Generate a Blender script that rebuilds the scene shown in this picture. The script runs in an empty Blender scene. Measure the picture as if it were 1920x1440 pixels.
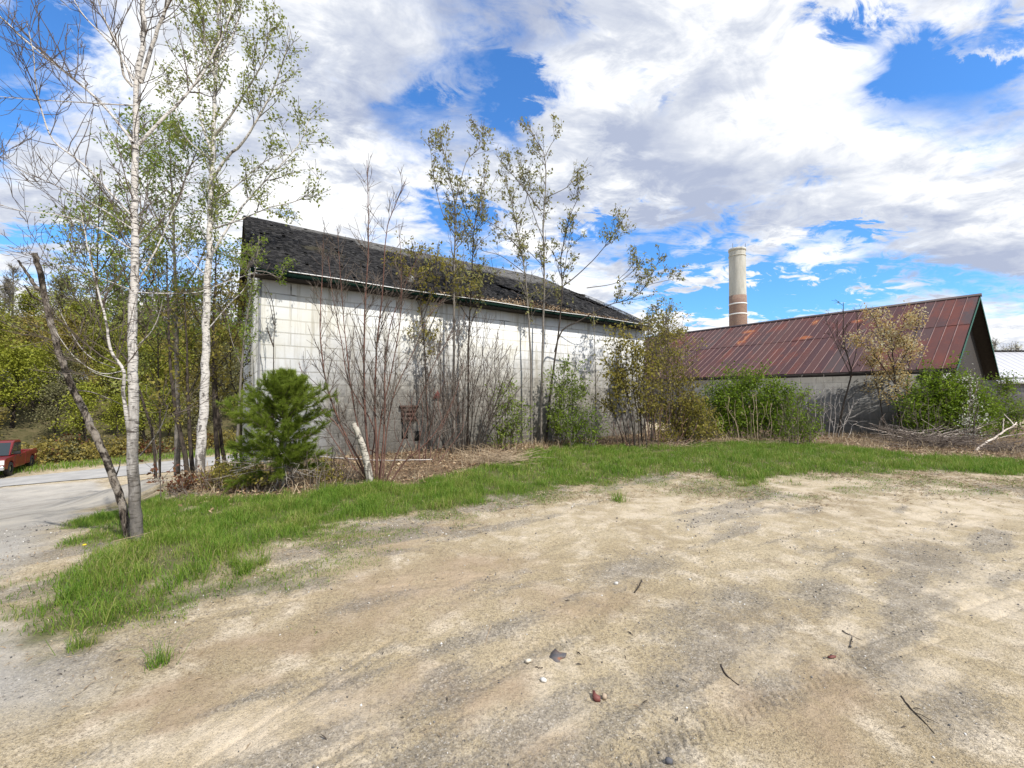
import bpy, bmesh, math, random
import numpy as np
from mathutils import Vector, Matrix
R = math.radians
S = bpy.context.scene
COL = S.collection

# ------------------------------------------------------------------ camera, sky, sun, exposure
EYE = 1.6
F = 800.0                      # focal length in pixels of the 1920 px wide photograph
PITCH = math.atan(22 / F)
cam_d = bpy.data.cameras.new("camera")
cam_d.sensor_width = 36.0
cam_d.lens = 36.0 * F / 1920.0
cam_d.clip_start = 0.05
cam_d.clip_end = 3000
cam = bpy.data.objects.new("camera", cam_d)
COL.objects.link(cam)
cam.location = (0, 0, EYE)
cam.rotation_euler = (R(90) + PITCH, 0, 0)
S.camera = cam
S.view_settings.view_transform = 'Standard'
S.view_settings.look = 'None'
S.view_settings.exposure = 0.38
S.view_settings.gamma = 1.0
S.cycles.max_bounces = 6
S.cycles.transparent_max_bounces = 8

SUN_AZ = R(135)                # clockwise from +Y: right and behind the camera
SUN_EL = R(50)
sd = bpy.data.lights.new("sun", 'SUN')
sd.energy = 4.0
sd.angle = R(0.6)
sd.color = (1.0, 0.955, 0.88)
sun = bpy.data.objects.new("sun", sd)
COL.objects.link(sun)
sv = Vector((math.sin(SUN_AZ) * math.cos(SUN_EL), math.cos(SUN_AZ) * math.cos(SUN_EL), math.sin(SUN_EL)))
sun.rotation_euler = sv.to_track_quat('Z', 'Y').to_euler()


def nd(nt, typ, ins=None, **props):
    n = nt.nodes.new(typ)
    for k, v in props.items():
        setattr(n, k, v)
    for k, v in (ins or {}).items():
        sock = n.inputs[k]
        if isinstance(v, bpy.types.NodeSocket):
            nt.links.new(v, sock)
        else:
            if isinstance(v, (tuple, list)) and len(v) == 3 and sock.type == 'RGBA':
                v = (*v, 1)
            sock.default_value = v
    return n


def math_(nt, op, a, b=0.0, c=None, clamp=False):
    n = nd(nt, 'ShaderNodeMath', {0: a, 1: b}, operation=op, use_clamp=clamp)
    if c is not None:
        if isinstance(c, bpy.types.NodeSocket):
            nt.links.new(c, n.inputs[2])
        else:
            n.inputs[2].default_value = c
    return n.outputs[0]


def smooth(nt, x, lo, hi, a=0.0, b=1.0):
    return nd(nt, 'ShaderNodeMapRange', {0: x, 1: lo, 2: hi, 3: a, 4: b}, interpolation_type='SMOOTHSTEP').outputs[0]


def lin(nt, x, lo, hi, a=0.0, b=1.0):
    return nd(nt, 'ShaderNodeMapRange', {0: x, 1: lo, 2: hi, 3: a, 4: b}).outputs[0]


def noise(nt, vec, scale, detail=4.0, rough=0.55, dist=0.0):
    n = nd(nt, 'ShaderNodeTexNoise', {'Scale': scale, 'Detail': detail, 'Roughness': rough, 'Distortion': dist})
    if vec is not None:
        nt.links.new(vec, n.inputs['Vector'])
    return n.outputs['Fac']


def mixc(nt, fac, a, b, mode='MIX'):
    n = nt.nodes.new('ShaderNodeMix')
    n.data_type = 'RGBA'
    n.blend_type = mode
    for idx, v in ((0, fac), (6, a), (7, b)):
        if isinstance(v, bpy.types.NodeSocket):
            nt.links.new(v, n.inputs[idx])
        elif idx == 0:
            n.inputs[0].default_value = v
        else:
            n.inputs[idx].default_value = (*v[:3], 1)
    return n.outputs[2]


def ramp(nt, fac, stops, interp='LINEAR'):
    n = nd(nt, 'ShaderNodeValToRGB', {0: fac})
    cr = n.color_ramp
    cr.interpolation = interp
    while len(cr.elements) < len(stops):
        cr.elements.new(0.5)
    for e, (p, c) in zip(cr.elements, stops):
        e.position = p
        e.color = (*c, 1) if len(c) == 3 else c
    return n.outputs[0]


def mapping(nt, vec, scale=(1, 1, 1), loc=(0, 0, 0), rot=(0, 0, 0)):
    return nd(nt, 'ShaderNodeMapping', {'Vector': vec, 'Scale': scale, 'Location': loc, 'Rotation': rot}).outputs[0]


def cam_ray(px, py):
    cx, cy = (px - 960) / F, -(py - 720) / F
    c, s = math.cos(PITCH), math.sin(PITCH)
    return np.array([cx, c - cy * s, s + cy * c])


def P(px, py, Y):
    d = cam_ray(px, py)
    return np.array([0, 0, EYE]) + d * (Y / d[1])


world = bpy.data.worlds.new("World")
S.world = world
world.use_nodes = True
nt = world.node_tree
nt.nodes.clear()
sky = nd(nt, 'ShaderNodeTexSky', sky_type='NISHITA', sun_disc=False, sun_elevation=SUN_EL, sun_rotation=SUN_AZ,
         air_density=1.3, dust_density=0.3, ozone_density=3.0, altitude=300)
skyc = mixc(nt, 1.0, sky.outputs[0], (0.50, 0.95, 1.44), 'MULTIPLY')
bg_sky = nd(nt, 'ShaderNodeBackground', {'Color': skyc, 'Strength': 0.12})
gen = nd(nt, 'ShaderNodeTexCoord').outputs['Generated']
sep = nd(nt, 'ShaderNodeSeparateXYZ', {0: gen})
dx, dy, dz = sep.outputs
zz = math_(nt, 'ADD', math_(nt, 'MAXIMUM', dz, 0.0), 0.16)
pu = math_(nt, 'DIVIDE', dx, zz)
pv = math_(nt, 'DIVIDE', dy, zz)
cp = nd(nt, 'ShaderNodeCombineXYZ', {0: pu, 1: pv, 2: 0.0}).outputs[0]
cpr = mapping(nt, cp, scale=(1.0, 1.25, 1.0), loc=(3.1, 1.7, 0), rot=(0, 0, R(-28)))
n1 = noise(nt, cpr, 1.15, 9.0, 0.56, 0.35)
n2 = noise(nt, mapping(nt, cpr, loc=(7.3, 2.2, 1.0)), 0.75, 7.0, 0.6, 0.5)
n3 = noise(nt, mapping(nt, cpr, loc=(1.3, 9.2, 2.0)), 4.2, 6.0, 0.62, 0.4)
n4 = noise(nt, mapping(nt, cpr, loc=(5.3, 3.1, 4.0), scale=(1.0, 1.3, 1.0)), 6.0, 8.0, 0.68, 0.8)
ysafe = math_(nt, 'MAXIMUM', dy, 0.05)
warp = math_(nt, 'SUBTRACT', n3, 0.5)
w4 = math_(nt, 'MULTIPLY', math_(nt, 'SUBTRACT', n4, 0.5), 0.22)
gx = math_(nt, 'ADD', math_(nt, 'DIVIDE', dx, ysafe), math_(nt, 'ADD', math_(nt, 'MULTIPLY', warp, 0.42), w4))
gz = math_(nt, 'ADD', math_(nt, 'DIVIDE', dz, ysafe), math_(nt, 'ADD', math_(nt, 'MULTIPLY', math_(nt, 'SUBTRACT', n1, 0.5), 0.34), w4))


def blobs(lst):
    tot = None
    for (px, py, rx, ry, w) in lst:
        c = cam_ray(px, py)
        a = math_(nt, 'DIVIDE', math_(nt, 'SUBTRACT', gx, c[0] / c[1]), rx / F)
        b = math_(nt, 'DIVIDE', math_(nt, 'SUBTRACT', gz, c[2] / c[1]), ry / F)
        d2 = math_(nt, 'ADD', math_(nt, 'MULTIPLY', a, a), math_(nt, 'MULTIPLY', b, b))
        g = math_(nt, 'MULTIPLY', math_(nt, 'POWER', 2.718, math_(nt, 'MULTIPLY', d2, -1.0)), w)
        tot = g if tot is None else math_(nt, 'ADD', tot, g)
    return tot


holes = blobs([(250, 120, 120, 110, .16), (1730, 90, 90, 50, -.25), (960, 190, 40, 90, -.2), (1040, 60, 60, 40, -.16), (1180, 150, 30, 60, -.18), (20, 70, 85, 70, -.42), (-40, 260, 70, 70, -.36), (70, 425, 190, 32, -.50), (330, 470, 120, 45, -.22),
               (910, 110, 80, 45, -.10), (975, 205, 45, 70, -.18), (815, 215, 60, 25, -.18), (830, 385, 75, 32, -.36),
               (900, 420, 60, 40, -.26), (1130, 425, 62, 38, -.46), (1260, 165, 38, 55, -.30), (1560, 20, 70, 40, -.42),
               (1790, 140, 125, 55, -.36), (1600, 40, 90, 50, -.2), (1890, 60, 70, 60, -.28), (1850, 95, 60, 16, .25), (1690, 190, 50, 30, -.26), (1600, 430, 110, 26, -.46),
               (1330, 556, 140, 30, -.50), (1520, 560, 150, 28, -.48), (1080, 290, 22, 14, -.2),
               (640, 330, 160, 120, .18), (1400, 250, 190, 150, .20), (1680, 320, 200, 90, .20), (1290, 380, 190, 80, .2),
               (620, 120, 190, 130, .16), (1130, 90, 140, 90, .12), (1780, 480, 140, 60, .16), (1000, 470, 80, 36, .20),
               (180, 470, 160, 26, .16), (1270, 612, 160, 22, .2), (1440, 460, 60, 60, .16)])
cover = math_(nt, 'ADD', math_(nt, 'ADD', math_(nt, 'MULTIPLY', math_(nt, 'SUBTRACT', n1, 0.5), 1.6), 0.17),
              math_(nt, 'ADD', holes, math_(nt, 'MULTIPLY', warp, 0.14)))
mask = smooth(nt, math_(nt, 'ADD', cover, math_(nt, 'MULTIPLY', math_(nt, 'SUBTRACT', n4, 0.5), 0.62)), -0.10, 0.24)
greys = blobs([(1270, 350, 140, 75, .55), (1380, 420, 160, 45, .35), (1800, 500, 200, 55, .65), (640, 110, 110, 100, .40),
               (960, 30, 180, 60, .45), (1210, 250, 60, 70, .25), (1500, 360, 110, 40, .25), (740, 280, 80, 60, .15),
               (1420, 250, 90, 50, -.30), (1600, 130, 160, 80, -.45), (640, 340, 150, 110, -.45), (1000, 455, 80, 40, -.4),
               (1100, 170, 90, 80, -.25), (1700, 300, 180, 60, -.35), (1280, 605, 200, 30, -.4), (1560, 500, 120, 30, -.3)])
shade = math_(nt, 'ADD', math_(nt, 'ADD', math_(nt, 'MULTIPLY', math_(nt, 'SUBTRACT', n2, 0.5), 1.9), 0.40), math_(nt, 'MULTIPLY', greys, 0.85))
shade = math_(nt, 'ADD', shade, math_(nt, 'ADD', math_(nt, 'MULTIPLY', warp, 2.0), math_(nt, 'MULTIPLY', math_(nt, 'SUBTRACT', n4, 0.5), 1.1)))
cloudc = ramp(nt, shade, [(0.0, (1.40, 1.40, 1.40)), (0.34, (1.18, 1.20, 1.24)), (0.60, (0.86, 0.91, 1.02)), (1.0, (0.56, 0.63, 0.82))])
bg_cl = nd(nt, 'ShaderNodeBackground', {'Color': cloudc, 'Strength': 0.66})
mixs = nd(nt, 'ShaderNodeMixShader', {0: mask, 1: bg_sky.outputs[0], 2: bg_cl.outputs[0]})
nd(nt, 'ShaderNodeOutputWorld', {0: mixs.outputs[0]})

# ------------------------------------------------------------------ terrain height
rs = np.random.RandomState(7)
_T = rs.rand(256, 256)


def vnoise(x, y):
    xi = np.floor(x).astype(np.int64); yi = np.floor(y).astype(np.int64)
    fx = x - xi; fy = y - yi
    fx = fx * fx * (3 - 2 * fx); fy = fy * fy * (3 - 2 * fy)
    a = _T[xi & 255, yi & 255]; b = _T[(xi + 1) & 255, yi & 255]
    c = _T[xi & 255, (yi + 1) & 255]; d = _T[(xi + 1) & 255, (yi + 1) & 255]
    return (a * (1 - fx) + b * fx) * (1 - fy) + (c * (1 - fx) + d * fx) * fy


def fbm(x, y, oct=4, gain=0.5):
    t = 0; a = 1; s = 0
    for i in range(oct):
        t = t + a * vnoise(x * 2 ** i + 17.3 * i, y * 2 ** i + 5.1 * i); s += a; a *= gain
    return t / s


def H(x, y):
    x = np.asarray(x, float); y = np.asarray(y, float)
    s = -0.8 * x + 0.6 * y
    q = np.clip((0.6 * x + 0.8 * y - 1.8) / 1.6, 0, 1)
    s0 = 7 + 3.5 * q * q * (3 - 2 * q)
    r = np.clip((s - s0) / (28 - s0), 0, 1)
    r = r - 0.2 * np.sin(2 * np.pi * r) / (2 * np.pi)
    z = -3.06 * r
    t = np.clip(s - 43, 0, 62)
    z = z + 0.30 * np.maximum(t - 2 * (1 - np.exp(-t / 2)), 0)
    dist = np.hypot(x, y)
    z = z + 0.07 * (fbm(x * .25 + 3, y * .25 + 9, 3) - .5) * np.clip(dist / 3, 0, 1)
    z = z + 0.10 * np.exp(-(((x + 3.0) / 1.6) ** 2 + ((y - 4.4) / 0.9) ** 2))
    return z


def G(px, py):
    d = cam_ray(px, py); d = d / d[1]
    ts = np.concatenate([np.linspace(.5, 20, 800), np.linspace(20, 200, 1500)])
    zz_ = EYE + d[2] * ts - H(d[0] * ts, ts)
    i = np.argmax(zz_ < 0)
    if zz_[i] >= 0:
        return P(px, py, 60.0)
    lo, hi = ts[i - 1], ts[i]
    for _ in range(30):
        m = (lo + hi) / 2
        if EYE + d[2] * m - H(d[0] * m, m) < 0: hi = m
        else: lo = m
    return np.array([d[0] * hi, hi, float(H(d[0] * hi, hi))])


def polyw(pts):
    return np.array([G(a, b)[:2] for a, b in pts])


def sdf_poly(x, y, poly):
    """signed distance, positive inside"""
    d = np.full(x.shape, 1e9); ins = np.zeros(x.shape, bool)
    n = len(poly)
    for i in range(n):
        a = poly[i]; b = poly[(i + 1) % n]
        ex, ey = b - a
        wx = x - a[0]; wy = y - a[1]
        t = np.clip((wx * ex + wy * ey) / (ex * ex + ey * ey + 1e-12), 0, 1)
        d = np.minimum(d, np.hypot(wx - ex * t, wy - ey * t))
        c = ((a[1] > y) != (b[1] > y))
        with np.errstate(divide='ignore', invalid='ignore'):
            xi = (b[0] - a[0]) * (y - a[1]) / (b[1] - a[1] + 1e-12) + a[0]
        ins ^= c & (x < xi)
    return np.where(ins, d, -d)


GRASS = polyw([(88, 1085), (88, 1140), (125, 1180), (200, 1182), (290, 1140), (400, 1085), (505, 1060), (500, 1035), (600, 1005),
               (720, 968), (850, 952), (960, 930), (1100, 908), (1260, 892), (1330, 890), (1365, 905), (1450, 905), (1480, 890),
               (1700, 884), (1860, 890), (1990, 890), (1990, 876), (1850, 858), (1700, 852), (1560, 834), (1400, 827), (1250, 840), (1100, 834),
               (1010, 844), (900, 878), (760, 908), (640, 906), (520, 928), (400, 948), (330, 945), (280, 925), (222, 950),
               (160, 1030), (112, 1060)])
SPARSE = polyw([(75, 1070), (70, 1165), (120, 1225), (260, 1265), (420, 1190), (560, 1170), (640, 1100), (720, 1040), (860, 990),
                (1000, 950), (1200, 925), (1320, 935), (1480, 950), (1700, 925), (1990, 940), (1990, 860), (1400, 822),
                (1000, 840), (760, 900), (400, 930), (210, 930)])
LITTER = polyw([(330, 905), (300, 945), (400, 965), (530, 940), (650, 918), (770, 912), (910, 880), (1010, 848), (1100, 838), (1250, 844), (1400, 830),
                (1560, 838), (1700, 856), (1850, 866), (2000, 885), (2050, 800), (1700, 800), (1200, 806), (800, 835), (480, 862)])
DRIVE = polyw([(-300, 1010), (-400, 1436), (60, 1400), (230, 1310), (260, 1262), (90, 1215), (20, 1100), (60, 1052), (130, 1022), (215, 942), (280, 918), (335, 893), (200, 898), (30, 912), (-300, 930)])
WARM = [(820, 1100, 1.0, .5), (720, 1010, 1.0, .3), (900, 1300, .35, .22), (640, 1330, .5, .2), (1080, 1130, .5, .25), (360, 1340, .35, .12), (1000, 1400, .3, .15), (1500, 1330, .3, .2), (560, 1190, .6, .2)]
PALE = [(1450, 940, 2.4, .5), (1750, 950, 2.4, .7), (1150, 960, 1.2, .4), (450, 1400, .5, .2), (1850, 1120, .8, .4), (1450, 1230, .3, .15), (1700, 1250, .4, .2), (1050, 1330, .4, .15)]
GRAVEL_BLOBS = [(1300, 1160, .6, .34), (1380, 1130, .5, .3), (1240, 1290, .4, .2), (1330, 1200, .55, .30), (1450, 1290, .35, .2), (830, 1215, .35, .1), (1200, 1060, .8, .35), (1540, 1110, .5, .3), (1640, 1240, .35, .3),
                (120, 1250, .7, .35), (1260, 1400, .35, .15), (700, 1130, .5, .16), (940, 1180, .5, .15), (1800, 1330, .4, .2), (1740, 1050, 1.1, .5)]
_gb = [(G(a, b)[:2], rx, ry) for a, b, rx, ry in GRAVEL_BLOBS]


def grass_mask(x, y):
    w = (fbm(x * 1.7 + 40, y * 1.7 + 11, 4) - .5) * 0.75 + (fbm(x * 9, y * 9, 2) - .5) * .25
    g = np.clip((sdf_poly(x, y, GRASS) + w * 1.7 + 0.2) / 0.5, 0, 1)
    sp = np.clip((sdf_poly(x, y, SPARSE) + w * .9) / 0.5, 0, 1) * np.clip((fbm(x * 1.9 + 9, y * 1.9 + 2, 4) - .40) / .16, 0, 1)
    return g, sp


def litter_mask(x, y):
    w = (fbm(x * 1.9 + 4, y * 1.9 + 71, 4) - .5)
    return np.clip((sdf_poly(x, y, LITTER) + w * 1.3 + .1) / 0.4, 0, 1)


def gravel_mask(x, y):
    ca, sa = math.cos(R(34)), math.sin(R(34))
    u = x * ca + y * sa; v = -x * sa + y * ca
    m = np.clip((fbm(u * .55 + 8, v * 2.0 + 3, 5, .6) - .50) / .16, 0, 1) * .95
    for c, rx, ry in _gb:
        du = (x - c[0]) * ca + (y - c[1]) * sa; dv = -(x - c[0]) * sa + (y - c[1]) * ca
        m = np.maximum(m, np.exp(-(du / rx) ** 2 - (dv / ry) ** 2) * (0.55 + .9 * fbm(x * 3, y * 3, 4)))
    return np.clip(m, 0, 1)


_wb = [(G(a, b)[:2], rx, ry) for a, b, rx, ry in WARM]; _pb = [(G(a, b)[:2], rx, ry) for a, b, rx, ry in PALE]


def zone(x, y, bl):
    ca, sa = math.cos(R(30)), math.sin(R(30)); m = np.zeros_like(x)
    wx = (fbm(x * 1.6 + 50, y * 1.6, 4) - .5) * .9; wy = (fbm(x * 1.6, y * 1.6 + 50, 4) - .5) * .9
    for c, rx, ry in bl:
        du = (x - c[0] + wx) * ca + (y - c[1] + wy) * sa; dv = -(x - c[0] + wx) * sa + (y - c[1] + wy) * ca
        m = np.maximum(m, np.exp(-(du / rx) ** 2 - (dv / ry) ** 2))
    return np.clip(m * 1.25, 0, 1)


def drive_mask(x, y):
    return np.clip((sdf_poly(x, y, DRIVE) + (fbm(x * .9, y * .9 + 31, 4) - .5) * 1.0) / .5, 0, 1)


# tyre tracks: pixel polylines on the ground
TRACKS = [[(1120, 1438), (1235, 1385), (1340, 1338), (1480, 1280), (1620, 1230)],
          [(1000, 1215), (1095, 1165), (1212, 1096), (1330, 1062), (1533, 1027), (1700, 1000)],
          [(760, 1180), (900, 1090), (996, 1035), (1074, 1005), (1250, 960)],
          [(1640, 985), (1757, 969), (1864, 990), (1990, 1010)]]


def track_relief(x, y):
    dz_ = np.zeros(x.shape)
    for ti, tr in enumerate(TRACKS):
        w = np.array([G(a, b)[:2] for a, b in tr])
        acc = 0; best = np.full(x.shape, 1e9); bs = np.zeros(x.shape); bl = np.zeros(x.shape)
        for i in range(len(w) - 1):
            e = w[i + 1] - w[i]; L = np.hypot(*e); e = e / L
            t = np.clip((x - w[i][0]) * e[0] + (y - w[i][1]) * e[1], 0, L)
            qx = x - w[i][0] - e[0] * t; qy = y - w[i][1] - e[1] * t
            d = np.hypot(qx, qy); m = d < best
            best = np.where(m, d, best); bs = np.where(m, acc + t, bs); bl = np.where(m, -qx * e[1] + qy * e[0], bl)
            acc += L
        wgt = np.clip((0.11 - np.abs(bl)) / 0.03, 0, 1)
        ph = (bs + 0.5 * np.abs(bl) + .006 * np.sin(40 * bl)) / 0.052
        bar = np.clip(np.abs((ph % 1) - .5) * 5 - 1.45, 0, 1)
        fade = np.clip((fbm(x * 2.2 + ti * 7, y * 2.2, 3) - .36) / .10, 0, 1)
        dz_ += wgt * fade * (-0.010 * bar - 0.002) + 0.004 * np.exp(-((np.abs(bl) - .16) / .03) ** 2) * fade
    return dz_


# ------------------------------------------------------------------ mesh and object helpers
def mesh_obj(name, V, Fc, mat=None, parent=None, smooth_=False, attrs=None):
    """V (n,3) array; Fc: list of (m,k) int arrays"""
    me = bpy.data.meshes.new(name)
    V = np.asarray(V, np.float32)
    if isinstance(Fc, np.ndarray): Fc = [Fc]
    Fc = [np.asarray(f, np.int32) for f in Fc if len(f)]
    nl = sum(f.size for f in Fc); nf = sum(len(f) for f in Fc)
    me.vertices.add(len(V)); me.vertices.foreach_set('co', V.ravel())
    me.loops.add(nl); me.polygons.add(nf)
    me.loops.foreach_set('vertex_index', np.concatenate([f.ravel() for f in Fc]))
    tot = np.concatenate([np.full(len(f), f.shape[1], np.int32) for f in Fc])
    st = np.concatenate([[0], np.cumsum(tot)[:-1]]).astype(np.int32)
    me.polygons.foreach_set('loop_start', st)
    if smooth_: me.polygons.foreach_set('use_smooth', np.ones(nf, bool))
    me.update(calc_edges=True)
    for k, v in (attrs or {}).items():
        a = me.attributes.new(k, 'FLOAT', 'POINT'); a.data.foreach_set('value', np.asarray(v, np.float32))
    o = bpy.data.objects.new(name, me); COL.objects.link(o)
    if mat: me.materials.append(mat)
    if parent: o.parent = parent
    return o


def empty(name, loc=(0, 0, 0), rz=0.0):
    o = bpy.data.objects.new(name, None); COL.objects.link(o)
    o.location = loc; o.rotation_euler = (0, 0, rz); o.empty_display_size = .3
    return o


def tag(o, label=None, cat=None, group=None, kind=None):
    if label: o['label'] = label
    if cat: o['category'] = cat
    if group: o['group'] = group
    if kind: o['kind'] = kind
    return o


def copy_tree(o, parent=None):
    c = o.copy(); COL.objects.link(c)
    if parent: c.parent = parent
    for ch in o.children: copy_tree(ch, c)
    return c


class MB:
    """collects boxes, prisms and tubes into one mesh"""
    def __init__(s): s.v = []; s.f3 = []; s.f4 = []; s.n = 0

    def add(s, V, q=None, t=None):
        V = np.asarray(V, float)
        if q is not None and len(q): s.f4.append(np.asarray(q, np.int64) + s.n)
        if t is not None and len(t): s.f3.append(np.asarray(t, np.int64) + s.n)
        s.v.append(V); s.n += len(V); return s

    def box(s, a, b, M=None):
        (x0, y0, z0), (x1, y1, z1) = a, b
        V = np.array([(x0, y0, z0), (x1, y0, z0), (x1, y1, z0), (x0, y1, z0), (x0, y0, z1), (x1, y0, z1), (x1, y1, z1), (x0, y1, z1)], float)
        if M is not None: V = np.array([M @ Vector(v) for v in V])
        return s.add(V, [(0, 3, 2, 1), (4, 5, 6, 7), (0, 1, 5, 4), (1, 2, 6, 5), (2, 3, 7, 6), (3, 0, 4, 7)])

    def prism(s, poly, axis, lo, hi):
        """poly: 2d points; extruded along axis between lo and hi (fan capped: convex)"""
        n = len(poly); V = []
        for h in (lo, hi):
            for p in poly:
                q = list(p); q.insert(axis, h); V.append(q)
        q = [(i, (i + 1) % n, n + (i + 1) % n, n + i) for i in range(n)]
        t = [(0, i + 1, i) for i in range(1, n - 1)] + [(n, n + i, n + i + 1) for i in range(1, n - 1)]
        return s.add(V, q, t)

    def tube(s, pts, rad, sides=6, cap=False):
        pts = np.asarray(pts, float); n = len(pts); rad = np.broadcast_to(np.asarray(rad, float), (n,))
        T = np.gradient(pts, axis=0); T /= np.linalg.norm(T, axis=1, keepdims=True) + 1e-9
        ref = np.array([1.0, 0, 0]) if abs(T[0][0]) < .8 else np.array([0, 1.0, 0])
        A = np.cross(T, ref); A /= np.linalg.norm(A, axis=1, keepdims=True) + 1e-9
        B = np.cross(T, A)
        ang = np.arange(sides) * 2 * np.pi / sides
        V = pts[:, None] + rad[:, None, None] * (np.cos(ang)[None, :, None] * A[:, None] + np.sin(ang)[None, :, None] * B[:, None])
        i = np.arange(n - 1)[:, None] * sides; j = np.arange(sides)[None]; k = (j + 1) % sides
        q = np.stack([i + j, i + k, i + sides + k, i + sides + j], -1).reshape(-1, 4)
        V = V.reshape(-1, 3); t = []
        if cap:
            V = np.vstack([V, pts[:1], pts[-1:]]); a = n * sides
            t = [(a, (jj + 1) % sides, jj) for jj in range(sides)] + [(a + 1, a - sides + jj, a - sides + (jj + 1) % sides) for jj in range(sides)]
        return s.add(V, q, t)

    def lathe(s, prof, sides=24, center=(0, 0, 0), axis=2):
        ang = np.arange(sides) * 2 * np.pi / sides
        V = []
        for r, h in prof:
            for a in ang:
                p = [r * math.cos(a), r * math.sin(a)]; p.insert(axis, h)
                V.append(np.array(p) + center)
        n = len(prof)
        q = [(i * sides + j, i * sides + (j + 1) % sides, (i + 1) * sides + (j + 1) % sides, (i + 1) * sides + j) for i in range(n - 1) for j in range(sides)]
        return s.add(V, q)

    def build(s, name, mat, parent=None, sm=False, bevel=0.0, attrs=None):
        o = mesh_obj(name, np.vstack(s.v), [np.vstack(x) for x in (s.f4, s.f3) if x], mat, parent, sm, attrs)
        if bevel:
            m = o.modifiers.new('bevel', 'BEVEL'); m.width = bevel; m.segments = 2; m.limit_method = 'ANGLE'
        return o


def new_mat(name):
    m = bpy.data.materials.new(name); m.use_nodes = True
    m.node_tree.nodes.clear()
    return m, m.node_tree


def finish(m, nt, color, rough=0.8, height=None, bstr=0.4, bdist=0.02, spec=0.3, metal=0.0):
    b = nd(nt, 'ShaderNodeBsdfPrincipled', {'Base Color': color, 'Roughness': rough, 'Specular IOR Level': spec, 'Metallic': metal})
    if height is not None:
        bp = nd(nt, 'ShaderNodeBump', {'Strength': bstr, 'Distance': bdist, 'Height': height})
        nt.links.new(bp.outputs[0], b.inputs['Normal'])
    nd(nt, 'ShaderNodeOutputMaterial', {0: b.outputs[0]})
    return m


def objco(nt): return nd(nt, 'ShaderNodeTexCoord').outputs['Object']
def island(nt): return nd(nt, 'ShaderNodeNewGeometry').outputs['Random Per Island']
def attr(nt, n): return nd(nt, 'ShaderNodeAttribute', attribute_name=n).outputs['Fac']


def plain(name, color, rough=.6, spec=.4, metal=0.0, var=.25, scale=8.0):
    m, nt = new_mat(name); o = objco(nt)
    n = noise(nt, o, scale, 5, .6)
    c = mixc(nt, n, tuple(x * (1 - var) for x in color), tuple(min(1, x * (1 + var)) for x in color))
    return finish(m, nt, c, rough, n, .15, .01, spec, metal)


def leafmat(name, cols, trans=.35, rough=.55):
    m, nt = new_mat(name)
    r = island(nt)
    o = objco(nt)
    n = noise(nt, o, 1.6, 2, .5)
    f = math_(nt, 'ADD', math_(nt, 'MULTIPLY', r, .7), math_(nt, 'MULTIPLY', math_(nt, 'SUBTRACT', n, .5), .9))
    f = math_(nt, 'ADD', f, .15)
    c = ramp(nt, f, [(i / (len(cols) - 1), c) for i, c in enumerate(cols)])
    b = nd(nt, 'ShaderNodeBsdfPrincipled', {'Base Color': c, 'Roughness': rough, 'Specular IOR Level': .25})
    t = nd(nt, 'ShaderNodeBsdfTranslucent', {'Color': c})
    mx = nd(nt, 'ShaderNodeMixShader', {0: trans, 1: b.outputs[0], 2: t.outputs[0]})
    nd(nt, 'ShaderNodeOutputMaterial', {0: mx.outputs[0]})
    return m


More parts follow.
